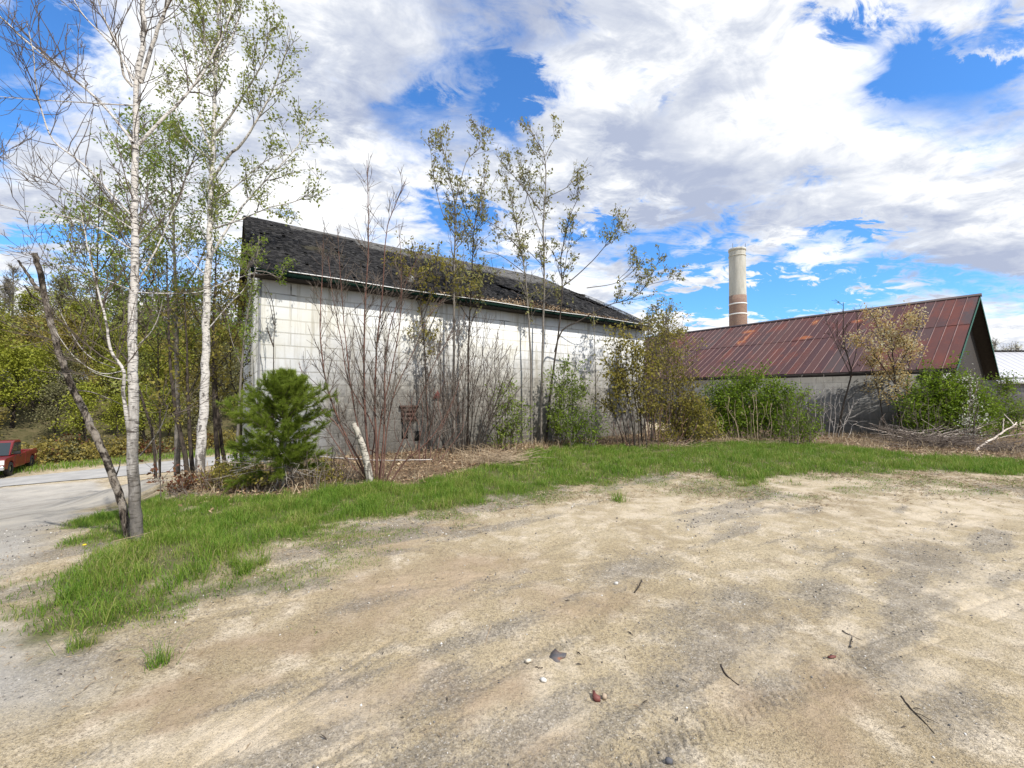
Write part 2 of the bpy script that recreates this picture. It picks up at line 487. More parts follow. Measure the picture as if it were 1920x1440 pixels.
# ------------------------------------------------------------------ materials
def mat_ground():
    m, nt = new_mat('ground'); o = objco(nt)
    big = noise(nt, o, .55, 5, .6, .4)
    mid = noise(nt, o, 3.2, 6, .65, .2)
    fine = noise(nt, o, 42, 5, .7)
    gr = noise(nt, o, 150, 3, .7)
    sand = ramp(nt, big, [(.30, (.31, .240, .143)), (.48, (.425, .342, .212)), (.62, (.51, .422, .28)), (.75, (.36, .268, .16))])
    sand = mixc(nt, smooth(nt, mid, .45, .70), sand, (.66, .565, .43))
    sand = mixc(nt, smooth(nt, noise(nt, mapping(nt, o, loc=(4, 8, 0)), 2.1, 6, .7), .56, .74, 0, .75), sand, (.27, .205, .14))
    vor = nd(nt, 'ShaderNodeTexVoronoi', {'Vector': o, 'Scale': 75.0}, feature='F1')
    sp = smooth(nt, vor.outputs['Distance'], .10, .26, 1, 0)
    vsep = nd(nt, 'ShaderNodeSeparateColor', {0: vor.outputs['Color']})
    gcol = ramp(nt, vsep.outputs[0], [(0, (.10, .095, .09)), (.45, (.23, .215, .20)), (.8, (.40, .38, .35)), (1, (.66, .64, .60))])
    spot = math_(nt, 'MULTIPLY', sp, smooth(nt, vsep.outputs[1], .76, .82))
    sand = mixc(nt, math_(nt, 'MULTIPLY', spot, .8), sand, gcol)
    sand = mixc(nt, smooth(nt, fine, .49, .62, 0, .58), sand, (.150, .120, .082))
    sand = mixc(nt, smooth(nt, noise(nt, mapping(nt, o, loc=(2, 6, 1)), 88, 4, .75), .50, .58, 0, .50), sand, (.125, .10, .070))
    sand = mixc(nt, smooth(nt, gr, .54, .64, 0, .55), sand, (.62, .54, .41))
    sand = mixc(nt, math_(nt, 'MULTIPLY', attr(nt, 'warm'), smooth(nt, mid, .3, .65, .25, .75)), sand, ramp(nt, mid, [(.3, (.24, .165, .105)), (.6, (.36, .265, .175))]))
    sand = mixc(nt, math_(nt, 'MULTIPLY', attr(nt, 'pale'), smooth(nt, mid, .36, .6, .15, .7)), sand, (.60, .51, .385))
    gv = attr(nt, 'gravel')
    v2 = nd(nt, 'ShaderNodeTexVoronoi', {'Vector': o, 'Scale': 120.0})
    g2 = nd(nt, 'ShaderNodeSeparateColor', {0: v2.outputs['Color']})
    grav = ramp(nt, g2.outputs[0], [(0, (.075, .07, .064)), (.5, (.165, .153, .138)), (.9, (.27, .25, .225)), (1, (.50, .47, .43))])
    gf = smooth(nt, math_(nt, 'ADD', gv, math_(nt, 'MULTIPLY', math_(nt, 'SUBTRACT', fine, .5), 1.2)), .28, 1.1, 0, .60)
    c = mixc(nt, gf, sand, grav)
    dcol = ramp(nt, noise(nt, o, .5, 6, .65, .3), [(.35, (.28, .265, .24)), (.52, (.48, .455, .415)), (.68, (.63, .585, .51))])
    c = mixc(nt, math_(nt, 'MULTIPLY', attr(nt, 'drive'), .85), c, mixc(nt, .28, dcol, grav))
    lt = ramp(nt, noise(nt, o, 26, 5, .7), [(.3, (.055, .038, .025)), (.5, (.16, .11, .07)), (.68, (.34, .25, .16))])
    c = mixc(nt, attr(nt, 'litter'), c, lt)
    soil = ramp(nt, noise(nt, o, 12, 5, .7), [(.3, (.045, .05, .018)), (.55, (.10, .105, .035)), (.75, (.20, .165, .085))])
    c = mixc(nt, math_(nt, 'MULTIPLY', attr(nt, 'grass'), .9), c, soil)
    wood = ramp(nt, noise(nt, o, 2.0, 5, .7), [(.3, (.05, .055, .02)), (.6, (.12, .10, .05)), (.8, (.17, .13, .08))])
    c = mixc(nt, attr(nt, 'wood'), c, wood)
    h = math_(nt, 'ADD', math_(nt, 'MULTIPLY', mid, .9), math_(nt, 'ADD', math_(nt, 'MULTIPLY', fine, .5), math_(nt, 'MULTIPLY', gr, .25)))
    h = math_(nt, 'ADD', h, math_(nt, 'MULTIPLY', sp, .18))
    return finish(m, nt, c, .93, h, .9, .03, .15)


def mat_wallwhite():
    m, nt = new_mat('white_block'); o = objco(nt)
    s = nd(nt, 'ShaderNodeSeparateXYZ', {0: o})
    wob = math_(nt, 'MULTIPLY', math_(nt, 'SUBTRACT', noise(nt, o, 1.3, 2), .5), .03)
    u = math_(nt, 'ADD', s.outputs[0], s.outputs[1])
    v = math_(nt, 'ADD', s.outputs[2], wob)
    uv = nd(nt, 'ShaderNodeCombineXYZ', {0: u, 1: v, 2: 0.0}).outputs[0]
    br = nd(nt, 'ShaderNodeTexBrick', {'Vector': uv, 'Color1': (.71, .72, .72), 'Color2': (.63, .64, .64), 'Mortar': (.075, .07, .065), 'Scale': 1.0,
                                      'Mortar Size': .018, 'Mortar Smooth': .25, 'Bias': -.3, 'Brick Width': .66, 'Row Height': .312})
    c = br.outputs['Color']
    vj = nd(nt, 'ShaderNodeTexBrick', {'Vector': uv, 'Color1': (1, 1, 1), 'Color2': (1, 1, 1), 'Mortar': (0, 0, 0), 'Scale': 1.0,
                                      'Mortar Size': .003, 'Mortar Smooth': .1, 'Brick Width': 500.0, 'Row Height': .312}, offset=0.0)
    # painted-over perpends show less than the bed joints
    keep = smooth(nt, noise(nt, o, 1.1, 3), .26, .42)
    isbed = math_(nt, 'SUBTRACT', 1.0, nd(nt, 'ShaderNodeSeparateColor', {0: vj.outputs['Color']}).outputs[0])
    hide = math_(nt, 'MULTIPLY', math_(nt, 'MULTIPLY', br.outputs['Fac'], math_(nt, 'SUBTRACT', 1.0, isbed)), math_(nt, 'MULTIPLY', keep, .8))
    c = mixc(nt, hide, c, (.72, .72, .69))
    streak = noise(nt, mapping(nt, o, scale=(5.5, 5.5, .32)), 1.0, 6, .65)
    cream = smooth(nt, noise(nt, mapping(nt, o, loc=(2.2, 0, 1.2), scale=(.35, .35, .45)), 1.0, 4, .6), .46, .66, 0, .55)
    c = mixc(nt, cream, c, (.64, .61, .50))
    c = mixc(nt, smooth(nt, streak, .50, .66, 0, .75), c, (.40, .37, .30))
    grime = noise(nt, o, 1.6, 8, .72, .3)
    zz = math_(nt, 'ADD', s.outputs[2], math_(nt, 'MULTIPLY', math_(nt, 'SUBTRACT', grime, .5), 2.6))
    g1 = smooth(nt, zz, 1.5, 4.1, .94, 0)
    midw = smooth(nt, math_(nt, 'ADD', s.outputs[0], math_(nt, 'MULTIPLY', grime, 1.5)), 1.2, 3.0, .12, 1.0)
    c = mixc(nt, math_(nt, 'MULTIPLY', g1, midw), c, ramp(nt, noise(nt, o, 7, 6, .7), [(.3, (.07, .065, .055)), (.5, (.19, .175, .15)), (.75, (.42, .40, .35))]))
    dx_ = math_(nt, 'DIVIDE', math_(nt, 'SUBTRACT', s.outputs[0], 4.2), 2.6); dz_ = math_(nt, 'DIVIDE', math_(nt, 'SUBTRACT', s.outputs[2], .7), 1.25)
    bare = math_(nt, 'POWER', 2.718, math_(nt, 'MULTIPLY', math_(nt, 'ADD', math_(nt, 'MULTIPLY', dx_, dx_), math_(nt, 'MULTIPLY', dz_, dz_)), -1.0))
    bare = math_(nt, 'ADD', math_(nt, 'MULTIPLY', bare, .42), noise(nt, mapping(nt, o, loc=(1, 5, 2)), 2.3, 8, .74, .4))
    c = mixc(nt, smooth(nt, bare, .66, .74, 0, .85), c, ramp(nt, noise(nt, o, 16, 5, .7), [(.3, (.10, .095, .085)), (.6, (.24, .225, .20))]))
    c = mixc(nt, smooth(nt, noise(nt, o, 9, 7, .75), .60, .72, 0, .7), c, (.26, .24, .20))
    h = math_(nt, 'ADD', math_(nt, 'MULTIPLY', br.outputs['Fac'], -1.0), math_(nt, 'MULTIPLY', noise(nt, o, 25, 5, .7), .35))
    return finish(m, nt, c, .85, h, .6, .015, .2)


def mat_greyblock(name, base=(.34, .335, .32)):
    m, nt = new_mat(name); o = objco(nt)
    s = nd(nt, 'ShaderNodeSeparateXYZ', {0: o})
    uv = nd(nt, 'ShaderNodeCombineXYZ', {0: math_(nt, 'ADD', s.outputs[0], s.outputs[1]), 1: s.outputs[2], 2: 0.0}).outputs[0]
    br = nd(nt, 'ShaderNodeTexBrick', {'Vector': uv, 'Color1': base, 'Color2': tuple(x * .85 for x in base), 'Mortar': tuple(x * .5 for x in base), 'Scale': 1.0,
                                      'Mortar Size': .008, 'Mortar Smooth': .3, 'Brick Width': .62, 'Row Height': .31})
    c = mixc(nt, smooth(nt, noise(nt, o, 1.5, 7, .7), .45, .7, 0, .7), br.outputs['Color'], tuple(x * .42 for x in base))
    c = mixc(nt, smooth(nt, noise(nt, mapping(nt, o, scale=(4, 4, .4)), 1, 5, .6), .55, .7, 0, .5), c, tuple(min(1, x * 1.5) for x in base))
    h = math_(nt, 'ADD', math_(nt, 'MULTIPLY', br.outputs['Fac'], -1.0), noise(nt, o, 20, 5, .7))
    return finish(m, nt, c, .9, h, .5, .012, .15)


def mat_shingle():
    m, nt = new_mat('shingles'); o = objco(nt)
    tone = attr(nt, 'tone'); isl = attr(nt, 'tab')
    c = ramp(nt, isl, [(0, (.012, .012, .012)), (.5, (.026, .025, .026)), (1, (.055, .053, .052))])
    c = mixc(nt, smooth(nt, noise(nt, mapping(nt, o, scale=(1, 1, 3)), 3.0, 8, .75), .58, .72, 0, .5), c, (.15, .143, .132))
    c = mixc(nt, tone, c, ramp(nt, noise(nt, o, 14, 6, .7), [(.3, (.085, .083, .080)), (.7, (.22, .213, .205))]))
    c = mixc(nt, smooth(nt, noise(nt, o, 1.1, 6, .7), .58, .72, 0, .5), c, (.085, .075, .04))
    h = math_(nt, 'ADD', noise(nt, o, 30, 6, .75), math_(nt, 'MULTIPLY', noise(nt, mapping(nt, o, scale=(3, 3, 12)), 2, 5, .7), 1.5))
    return finish(m, nt, c, .95, h, .9, .03, .12)


D_ = np.array([-.5935, .8048]); N_ = np.array([.8048, .5935])
E_ = np.array([16.07, 15.4]); LR = 19.0
O_ = E_ + LR * D_
RE, RR, HW, FO, GO = 2.60, 6.12, 6.2, .35, .5


def shed_roof(px, py):
    d = cam_ray(px, py)
    for t in np.arange(10, 60, .02):
        p = np.array([0, 0, EYE]) + d * t
        q = p[:2] - O_; lx = -(q @ D_); ly = q @ N_
        if 0 < ly < HW and p[2] < RE + (RR - RE) * ly / HW: return lx, ly
    return 0, 0


RUST_SPOTS = [(*shed_roof(1404, 622), .45, .35), (*shed_roof(1388, 642), .40, .30), (*shed_roof(1400, 632), .16, .9), (*shed_roof(1530, 604), .22, .55), (*shed_roof(1512, 632), .5, .25), (*shed_roof(1608, 602), .4, .3)]


def mat_rust():
    m, nt = new_mat('rusty_sheet'); o = objco(nt)
    r = island(nt)
    c = ramp(nt, r, [(0, (.066, .033, .033)), (.25, (.085, .035, .031)), (.5, (.076, .045, .042)), (.75, (.102, .040, .032)), (1, (.072, .052, .050))])
    n = noise(nt, mapping(nt, o, scale=(1.0, .45, .45)), 1.1, 7, .65, .3)
    c = mixc(nt, smooth(nt, n, .50, .66, 0, .7), c, (.15, .044, .027))
    xyz = nd(nt, 'ShaderNodeSeparateXYZ', {0: o}).outputs
    tot = None
    for (sx, sy, rx, ry) in RUST_SPOTS:
        a = math_(nt, 'DIVIDE', math_(nt, 'SUBTRACT', xyz[0], sx), rx); b_ = math_(nt, 'DIVIDE', math_(nt, 'SUBTRACT', xyz[1], sy), ry)
        g_ = math_(nt, 'POWER', 2.718, math_(nt, 'MULTIPLY', math_(nt, 'ADD', math_(nt, 'MULTIPLY', a, a), math_(nt, 'MULTIPLY', b_, b_)), -1.0))
        tot = g_ if tot is None else math_(nt, 'MAXIMUM', tot, g_)
    pp = math_(nt, 'ADD', math_(nt, 'MULTIPLY', tot, .62), math_(nt, 'ADD', math_(nt, 'MULTIPLY', math_(nt, 'SUBTRACT', noise(nt, o, 2.2, 6, .7), .5), 1.1), math_(nt, 'MULTIPLY', r, .12)))
    c = mixc(nt, smooth(nt, pp, .30, .50, 0, .7), c, (.175, .058, .032))
    c = mixc(nt, smooth(nt, pp, .48, .60), c, mixc(nt, smooth(nt, noise(nt, o, 5, 5, .6), .52, .66), (.27, .085, .03), (.45, .26, .12)))
    c = mixc(nt, smooth(nt, noise(nt, mapping(nt, o, scale=(9, .8, .8)), 1, 6, .7), .55, .75, 0, .5), c, (.075, .045, .045))
    c = mixc(nt, math_(nt, 'MULTIPLY', attr(nt, 'seam'), smooth(nt, noise(nt, o, .9, 4, .6), .3, .6, .2, .75)), c, (.27, .175, .16))
    return finish(m, nt, c, .55, noise(nt, o, 6, 5, .6), .15, .02, .35)


def mat_birch(name, dark_to=.9, white=(.72, .69, .65)):
    m, nt = new_mat(name); o = objco(nt)
    s = nd(nt, 'ShaderNodeSeparateXYZ', {0: o})
    n = noise(nt, o, 7, 5, .6)
    c = mixc(nt, n, tuple(x * .82 for x in white), white)
    len_ = noise(nt, mapping(nt, o, scale=(9, 9, 62)), 1.0, 3, .6, .6)
    c = mixc(nt, smooth(nt, len_, .55, .61, 0, .92), c, (.05, .042, .038))
    pat = noise(nt, mapping(nt, o, scale=(7, 7, 5.0)), 1.0, 5, .65, .5)
    c = mixc(nt, smooth(nt, pat, .555, .64, 0, .88), c, (.06, .05, .045))
    low = math_(nt, 'ADD', s.outputs[2], math_(nt, 'MULTIPLY', math_(nt, 'SUBTRACT', noise(nt, mapping(nt, o, scale=(14, 14, 4)), 1, 6, .7), .5), 3.2))
    c = mixc(nt, smooth(nt, low, dark_to * .2, dark_to, .88, 0), c, ramp(nt, noise(nt, mapping(nt, o, scale=(1, 1, .4)), 30, 5, .7), [(.3, (.035, .03, .025)), (.6, (.11, .095, .08)), (.8, (.26, .235, .21))]))
    h = math_(nt, 'ADD', math_(nt, 'MULTIPLY', len_, -.6), noise(nt, mapping(nt, o, scale=(1, 1, .4)), 34, 5, .7))
    return finish(m, nt, c, .75, h, .6, .01, .2)


def mat_bark(name, a, b, scale=30):
    m, nt = new_mat(name); o = objco(nt)
    n = noise(nt, mapping(nt, o, scale=(1, 1, .25)), scale, 6, .7)
    n2 = noise(nt, o, 3, 4, .6)
    c = mixc(nt, smooth(nt, n, .3, .7), a, b)
    c = mixc(nt, smooth(nt, n2, .5, .75, 0, .5), c, tuple(min(1, x * 1.5) for x in b))
    return finish(m, nt, c, .88, n, .6, .008, .15)


M = {}
M['ground'] = mat_ground()
M['white_block'] = mat_wallwhite()
M['grey_block'] = mat_greyblock('grey_block', (.24, .235, .225))
M['shingle'] = mat_shingle()
M['rust'] = mat_rust()
M['rust'].node_tree.nodes['Principled BSDF'].inputs['Specular IOR Level'].default_value = .2
M['birch'] = mat_birch('birch_bark', 2.1, (.62, .585, .545))
M['birch_low'] = mat_birch('stump_birch_bark', .25, (.50, .46, .39))
def mat_snag():
    m, nt = new_mat('rotten_bark'); o = objco(nt)
    n = noise(nt, mapping(nt, o, scale=(1, 1, .3)), 34, 6, .75, .4)
    p = noise(nt, mapping(nt, o, scale=(1, 1, .6)), 9, 6, .7, .6)
    c = mixc(nt, smooth(nt, n, .42, .60), (.012, .010, .008), (.13, .105, .085))
    c = mixc(nt, smooth(nt, p, .47, .58, 0, .85), c, (.29, .255, .215))
    c = mixc(nt, smooth(nt, noise(nt, mapping(nt, o, loc=(3, 3, 3)), 6, 5, .7), .55, .62, 0, .8), c, (.018, .015, .012))
    return finish(m, nt, c, .9, math_(nt, 'ADD', n, math_(nt, 'MULTIPLY', p, .8)), .9, .015, .1)
M['snag'] = mat_snag()
M['aspen'] = mat_birch('aspen_bark', .7, (.66, .625, .58))
M['grey_bark'] = mat_bark('grey_bark', (.10, .088, .075), (.25, .225, .195), 40)
M['dark_bark'] = mat_bark('dark_bark', (.022, .018, .015), (.085, .068, .055), 30)
M['twig'] = mat_bark('twig_bark', (.075, .058, .047), (.19, .155, .13), 40)
M['pale_twig'] = mat_bark('pale_twig_bark', (.30, .265, .235), (.50, .46, .42), 30)
M['red_stem'] = mat_bark('red_stem_bark', (.085, .045, .036), (.19, .105, .082), 30)
M['tan_stalk'] = mat_bark('dry_stalk', (.24, .17, .11), (.50, .40, .28), 20)
M['dead_wood'] = mat_bark('dead_wood', (.34, .28, .235), (.68, .60, .52), 20)
M['lf_spring'] = leafmat('spring_leaves', [(.17, .21, .04), (.28, .32, .07), (.40, .40, .13)], .5)
M['lf_green'] = leafmat('green_leaves', [(.12, .18, .02), (.21, .29, .04), (.32, .38, .08)], .5)
M['lf_olive'] = leafmat('olive_leaves', [(.17, .155, .03), (.28, .245, .05), (.40, .34, .09)], .5)
M['lf_maple'] = leafmat('maple_leaves', [(.19, .15, .07), (.25, .24, .09), (.32, .33, .12), (.32, .23, .11)], .5)
M['lf_bush'] = leafmat('bush_leaves', [(.085, .145, .010), (.155, .24, .018), (.26, .34, .035)], .42)
M['lf_blossom'] = leafmat('blossom', [(.36, .20, .06), (.48, .33, .12), (.58, .50, .26), (.76, .73, .55)], .45)
M['lf_white'] = leafmat('white_blossom', [(.45, .47, .36), (.65, .66, .56), (.78, .78, .72)], .3)
M['needle'] = leafmat('pine_needles', [(.095, .145, .016), (.18, .25, .028), (.31, .37, .06)], .4)
M['grass'] = leafmat('grass_blades', [(.055, .135, .012), (.105, .22, .02), (.16, .275, .03), (.20, .29, .04), (.30, .33, .08), (.42, .35, .17)], .4)
M['straw'] = leafmat('straw', [(.20, .14, .085), (.36, .27, .17), (.55, .46, .32)], .2)
M['litter'] = leafmat('dead_leaves', [(.10, .055, .032), (.22, .135, .075), (.42, .31, .19), (.62, .52, .37)], .15)
M['forest'] = [leafmat('wood_leaves_a', [(.12, .135, .016), (.22, .225, .028), (.32, .31, .05)], .3),
               leafmat('wood_leaves_b', [(.15, .125, .03), (.27, .22, .05), (.38, .30, .09)], .3),
               leafmat('wood_leaves_c', [(.14, .165, .016), (.25, .275, .028), (.36, .36, .06)], .3),
               leafmat('wood_leaves_d', [(.10, .10, .045), (.18, .175, .08), (.27, .25, .13)], .3)]
M['lf_red'] = leafmat('russet_leaves', [(.10, .035, .02), (.16, .06, .03), (.14, .10, .03)], .3)
M['green_paint'] = plain('green_paint', (.012, .085, .055), .6, .3, 0, .4)
M['white_paint'] = plain('white_paint', (.74, .74, .72), .5, .4, 0, .15)
M['dark_wood_and_shade'] = plain('dark_wood_and_shade', (.035, .03, .027), .85, .2, 0, .5)
M['brown_wood'] = plain('brown_board', (.085, .055, .045), .85, .2, 0, .5)
M['red_rust'] = plain('red_rust', (.17, .035, .03), .7, .3, 0, .4, 20)
M['rock'] = plain('stone_pebble', (.34, .31, .27), .9, .2, 0, .45, 9)

# ------------------------------------------------------------------ ground sheet
az = np.concatenate([np.arange(-60, 60.001, .16), np.arange(63, 298, 3)]) * math.pi / 180
rr = [.35, .6, .85, 1.1, 1.3]
while rr[-1] < 14: rr.append(rr[-1] * 1.0045)
while rr[-1] < 80: rr.append(rr[-1] * 1.015)
while rr[-1] < 900: rr.append(rr[-1] * 1.08)
rr = np.array(rr)
gxx = rr[:, None] * np.sin(az)[None]; gyy = rr[:, None] * np.cos(az)[None]
X, Yv = gxx.ravel(), gyy.ravel()
Z = H(X, Yv)
near = (np.hypot(X, Yv) < 16) & (Yv > 0)
xn, yn = X[near], Yv[near]
gm, sm_ = np.zeros_like(X), np.zeros_like(X)
wide = (np.hypot(X, Yv) < 40)
g_, s_ = grass_mask(X[wide], Yv[wide])
gm[wide] = g_; sm_[wide] = s_
lm = np.zeros_like(X); lm[wide] = litter_mask(X[wide], Yv[wide])
dm = np.zeros_like(X); dm[wide] = drive_mask(X[wide], Yv[wide])
gv = np.zeros_like(X); gv[wide] = gravel_mask(X[wide], Yv[wide])
wm = np.zeros_like(X); wm[wide] = zone(X[wide], Yv[wide], _wb)
pm = np.zeros_like(X); pm[wide] = zone(X[wide], Yv[wide], _pb)
rel = track_relief(xn, yn) * (1 - gm[near]) + 0.016 * (fbm(xn * 5, yn * 5, 4, .6) - .5) + 0.026 * (fbm(xn * 1.1 * .83 + yn * .6, yn * .9 - xn * .5, 3) - .5)
rel += gv[near] * .012 * (fbm(xn * 38, yn * 38, 2) - .4)
Z[near] += rel
ss = -0.8 * X + 0.6 * Yv
wood = np.clip((ss - 41.5) / 2, 0, 1) * np.clip((-X - 0) / 8 + .5, 0, 1)
strip = np.clip(1 - np.abs(ss - 40.3) / 2.2 + (fbm(X * .4, Yv * .4, 3) - .5), 0, 1)
nr, na = len(rr), len(az)
i = np.arange(nr - 1)[:, None] * na; j = np.arange(na)[None]; k = (j + 1) % na
q = np.stack([i + j, i + na + j, i + na + k, i + k], -1).reshape(-1, 4)
V = np.stack([X, Yv, Z], 1)
V = np.vstack([V, [[0, 0, 0]]])
fan = np.stack([np.full(na, len(V) - 1), np.arange(na), (np.arange(na) + 1) % na], 1)
ap = lambda a: np.append(a, 0)
g = mesh_obj('ground', V, [q, fan], M['ground'], None, True,
             dict(grass=ap(np.clip(gm + .45 * sm_ + strip * (ss > 30) * .8, 0, 1)), litter=ap(lm * (1 - gm)), gravel=ap(gv), warm=ap(wm), pale=ap(pm), drive=ap(dm), wood=ap(wood)))
tag(g, kind='structure')


def relief(x, y):
    """ground height with the near relief, for things lying on it"""
    return H(x, y) + 0.016 * (fbm(x * 5, y * 5, 4, .6) - .5) + 0.026 * (fbm(x * 1.1 * .83 + y * .6, y * .9 - x * .5, 3) - .5) * (np.hypot(x, y) < 16)


# road below the bank
m_, nt_ = new_mat('old_asphalt'); o_ = objco(nt_)
c_ = ramp(nt_, noise(nt_, o_, 1.2, 7, .7), [(.3, (.27, .262, .25)), (.55, (.37, .358, .34)), (.75, (.46, .44, .40))])
M['asphalt'] = finish(m_, nt_, c_, .9, noise(nt_, o_, 60, 4, .7), .4, .01, .2)
ra = np.array([G(*p)[:2] for p in [(-260, 925), (-100, 912), (0, 899), (200, 878), (330, 864), (440, 853), (470, 851)]])
rb = np.array([G(*p)[:2] for p in [(-260, 955), (-100, 928), (15, 912), (200, 896), (335, 884), (440, 866), (470, 862)]])
# stretch both kerbless edges far along the road's run
da = (ra[-1] - ra[-3]); da /= np.hypot(*da)
ra = np.vstack([ra, ra[-1] + da * 20]); rb = np.vstack([rb, rb[-1] + da * 20])
tt = np.linspace(0, len(ra) - 1, 90)
ia = lambda a: np.stack([np.interp(tt, np.arange(len(a)), a[:, c]) for c in (0, 1)], 1)
A_, B_ = ia(ra), ia(rb)
ws = np.linspace(0, 1, 14)
RV = A_[:, None] * (1 - ws)[None, :, None] + B_[:, None] * ws[None, :, None]
RV = RV.reshape(-1, 2)
rz = H(RV[:, 0], RV[:, 1]) + .035
ii = np.arange(89)[:, None] * 14; jj = np.arange(13)[None]
q = np.stack([ii + jj, ii + jj + 1, ii + 15 + jj, ii + 14 + jj], -1).reshape(-1, 4)
tag(mesh_obj('road', np.column_stack([RV, rz]), q, M['asphalt'], None, True), kind='structure')

# ------------------------------------------------------------------ white block building
AX, AY = -5.95, 10.0
BX, BY = 5.63, 18.0
LW = math.hypot(BX - AX, BY - AY); ANG = math.atan2(BY - AY, BX - AX); WW = 7.0
wb = empty('block_building', (AX, AY, 0), ANG)
tag(wb, 'long white painted block building with a sagging black shingle roof', 'building')
EZ, RZ, OVH = 4.51, 7.06, 0.40
SL = (RZ - EZ) / (WW / 2 + OVH)


def wloc(x, y, z=0):
    return Vector((AX + math.cos(ANG) * x - math.sin(ANG) * y, AY + math.sin(ANG) * x + math.cos(ANG) * y, z))


w = MB()
T_ = .3
zt = EZ + SL * OVH - .09
x0, x1, y1 = 0.0, LW, WW
w.box((x0, 0, -2.4), (x1, T_, zt))
w.box((x0, y1 - T_, -2.4), (x1, y1, zt))
for xa in (x0, x1 - T_):
    ap_ = zt + SL * (y1 / 2) - (.1 if xa < 1 else .75)
    w.prism([(T_, -2.4), (y1 - T_, -2.4), (y1 - T_, zt - (xa > 1) * .06), (y1 / 2, ap_), (T_, zt - (xa > 1) * .06)], 0, xa, xa + T_)
w.build('wall', M['white_block'], wb)


def roof_z(u, v):
    """v 0 at the eave, 1 at the ridge"""
    z = EZ + (RZ - EZ) * v
    e = np.clip((u - 10.6) / 3.4, 0, 1)
    z = z - .50 * (e * e * (3 - 2 * e)) * v ** 1.3
    z = z - .10 * np.exp(-((u - 8.2) / 2.0) ** 2) * np.sin(np.pi * np.clip(v, 0, 1))
    z = z - .05 * np.sin(np.clip(u / LW, 0, 1) * np.pi) * v
    return z


def roof_slope(front):
    rows, tabs = 44, 175
    rnd = np.random.RandomState(3 if front else 4)
    u0, u1 = -.22, LW + .02
    Vs, Qs, tone, tab = [], [], [], []
    n = 0
    for r in range(rows):
        off = rnd.rand() * .1
        for t in range(tabs):
            ua = u0 + (u1 - u0) * (t + (off if t else 0)) / tabs; ub = u0 + (u1 - u0) * min(1, (t + 1 + off * (t < tabs - 1)) / tabs)
            va = r / rows - .012 * rnd.rand(); vb = min(1.0, (r + 1.12) / rows)
            if r == 0: va = 0
            uc, vc = (ua + ub) / 2, (va + vb) / 2
            if front:
                hole = (11.75 < uc < 13.35 and .30 + (13.4 - uc) * .11 < vc < .44 + (13.4 - uc) * .10) or \
                       (7.55 < uc < 8.75 and .30 + (8.75 - uc) * .13 < vc < .40 + (8.75 - uc) * .13)
                if hole and rnd.rand() < .93: continue
            lift = .006 + .010 * rnd.rand() ** 2
            if front and rnd.rand() < .035: lift += .045 * rnd.rand()
            pts = []
            for (uu, vv, li) in ((ua, va, lift), (ub, va, lift + .006 * rnd.randn() * .5), (ub, vb, 0.0), (ua, vb, 0.0)):
                yy = -OVH + (WW / 2 + OVH) * vv
                z = float(roof_z(uu, vv)) + li
                if not front: yy = WW - yy
                pts.append((uu, yy, z))
            if not front: pts = pts[::-1]
            Vs += pts; Qs.append((n, n + 1, n + 2, n + 3)); n += 4
            band = np.clip((vc - .76 - .25 * (float(fbm(np.array(uc * .5), np.array(2.0), 3)) - .5) - .1 * (uc < 3)) / .05, 0, 1) * (uc > 1.0)
            if uc > 10.5: band = max(band, np.clip((vc - .62) / .1, 0, 1) * .6)
            tone += [band] * 4; tab += [rnd.rand()] * 4
    return np.array(Vs), np.array(Qs), tone, tab


va, qa, ta, ba = roof_slope(True)
vb, qb, tb_, bb = roof_slope(False)
roof = mesh_obj('roof', np.vstack([va, vb]), np.vstack([qa, qb + len(va)]), M['shingle'], wb, False, dict(tone=ta + tb_, tab=ba + bb))
# rafters and sheathing seen at the verges and through the torn patches
dk = MB()
for sgn in (0, 1):
    for uu in np.arange(-.17, LW + .05, .6):
        if any(a < uu < b for a, b in ((11.5, 13.5),)) : pass
        pts = []
        for v_ in np.linspace(0.02, .98, 9):
            yy = -OVH + (WW / 2 + OVH) * v_
            pts.append((uu, yy if sgn == 0 else WW - yy, float(roof_z(uu, v_)) - .10))
        pts = np.array(pts)
        for a, b in zip(pts[:-1], pts[1:]):
            dk.add([a + (-.03, 0, -.06), a + (.03, 0, -.06), a + (.03, 0, .06), a + (-.03, 0, .06), b + (-.03, 0, -.06), b + (.03, 0, -.06), b + (.03, 0, .06), b + (-.03, 0, .06)],
                   [(0, 1, 5, 4), (1, 2, 6, 5), (2, 3, 7, 6), (3, 0, 4, 7)])
dk.build('rafters', M['dark_wood_and_shade'], wb)
sh = MB()     # sheathing boards of the rear slope and verge fascia
for v_a in np.arange(0, 1, .05):
    va2 = v_a + .047
    us = np.linspace(-.21, LW + .01, 40)
    Vb = []
    for uu in us:
        for vv in (v_a, va2):
            Vb.append((uu, WW + OVH - (WW / 2 + OVH) * vv, float(roof_z(uu, vv)) - .03))
    sh.add(Vb, [(2 * a, 2 * a + 1, 2 * a + 3, 2 * a + 2) for a in range(39)])
for uu in (-.22,):
    for sgn in (0, 1):
        for a, b in zip(np.linspace(0, 1, 12)[:-1], np.linspace(0, 1, 12)[1:]):
            P4 = []
            for vv in (a, b):
                yy = -OVH + (WW / 2 + OVH) * vv
                yy = yy if sgn == 0 else WW - yy
                zz1 = float(roof_z(uu, vv))
                P4 += [(uu - .004, yy, zz1 - .17), (uu - .004, yy, zz1 - .004)]
            sh.add(P4, [(0, 1, 3, 2)])
sh.build('sheathing', M['dark_wood_and_shade'], wb)
MB().box((-.2, -OVH + .005, EZ - .11), (LW, -OVH + .03, EZ - .012)).build('fascia', plain('dark_green_paint', (.004, .017, .012), .9, .15, 0, .8, 3), wb)
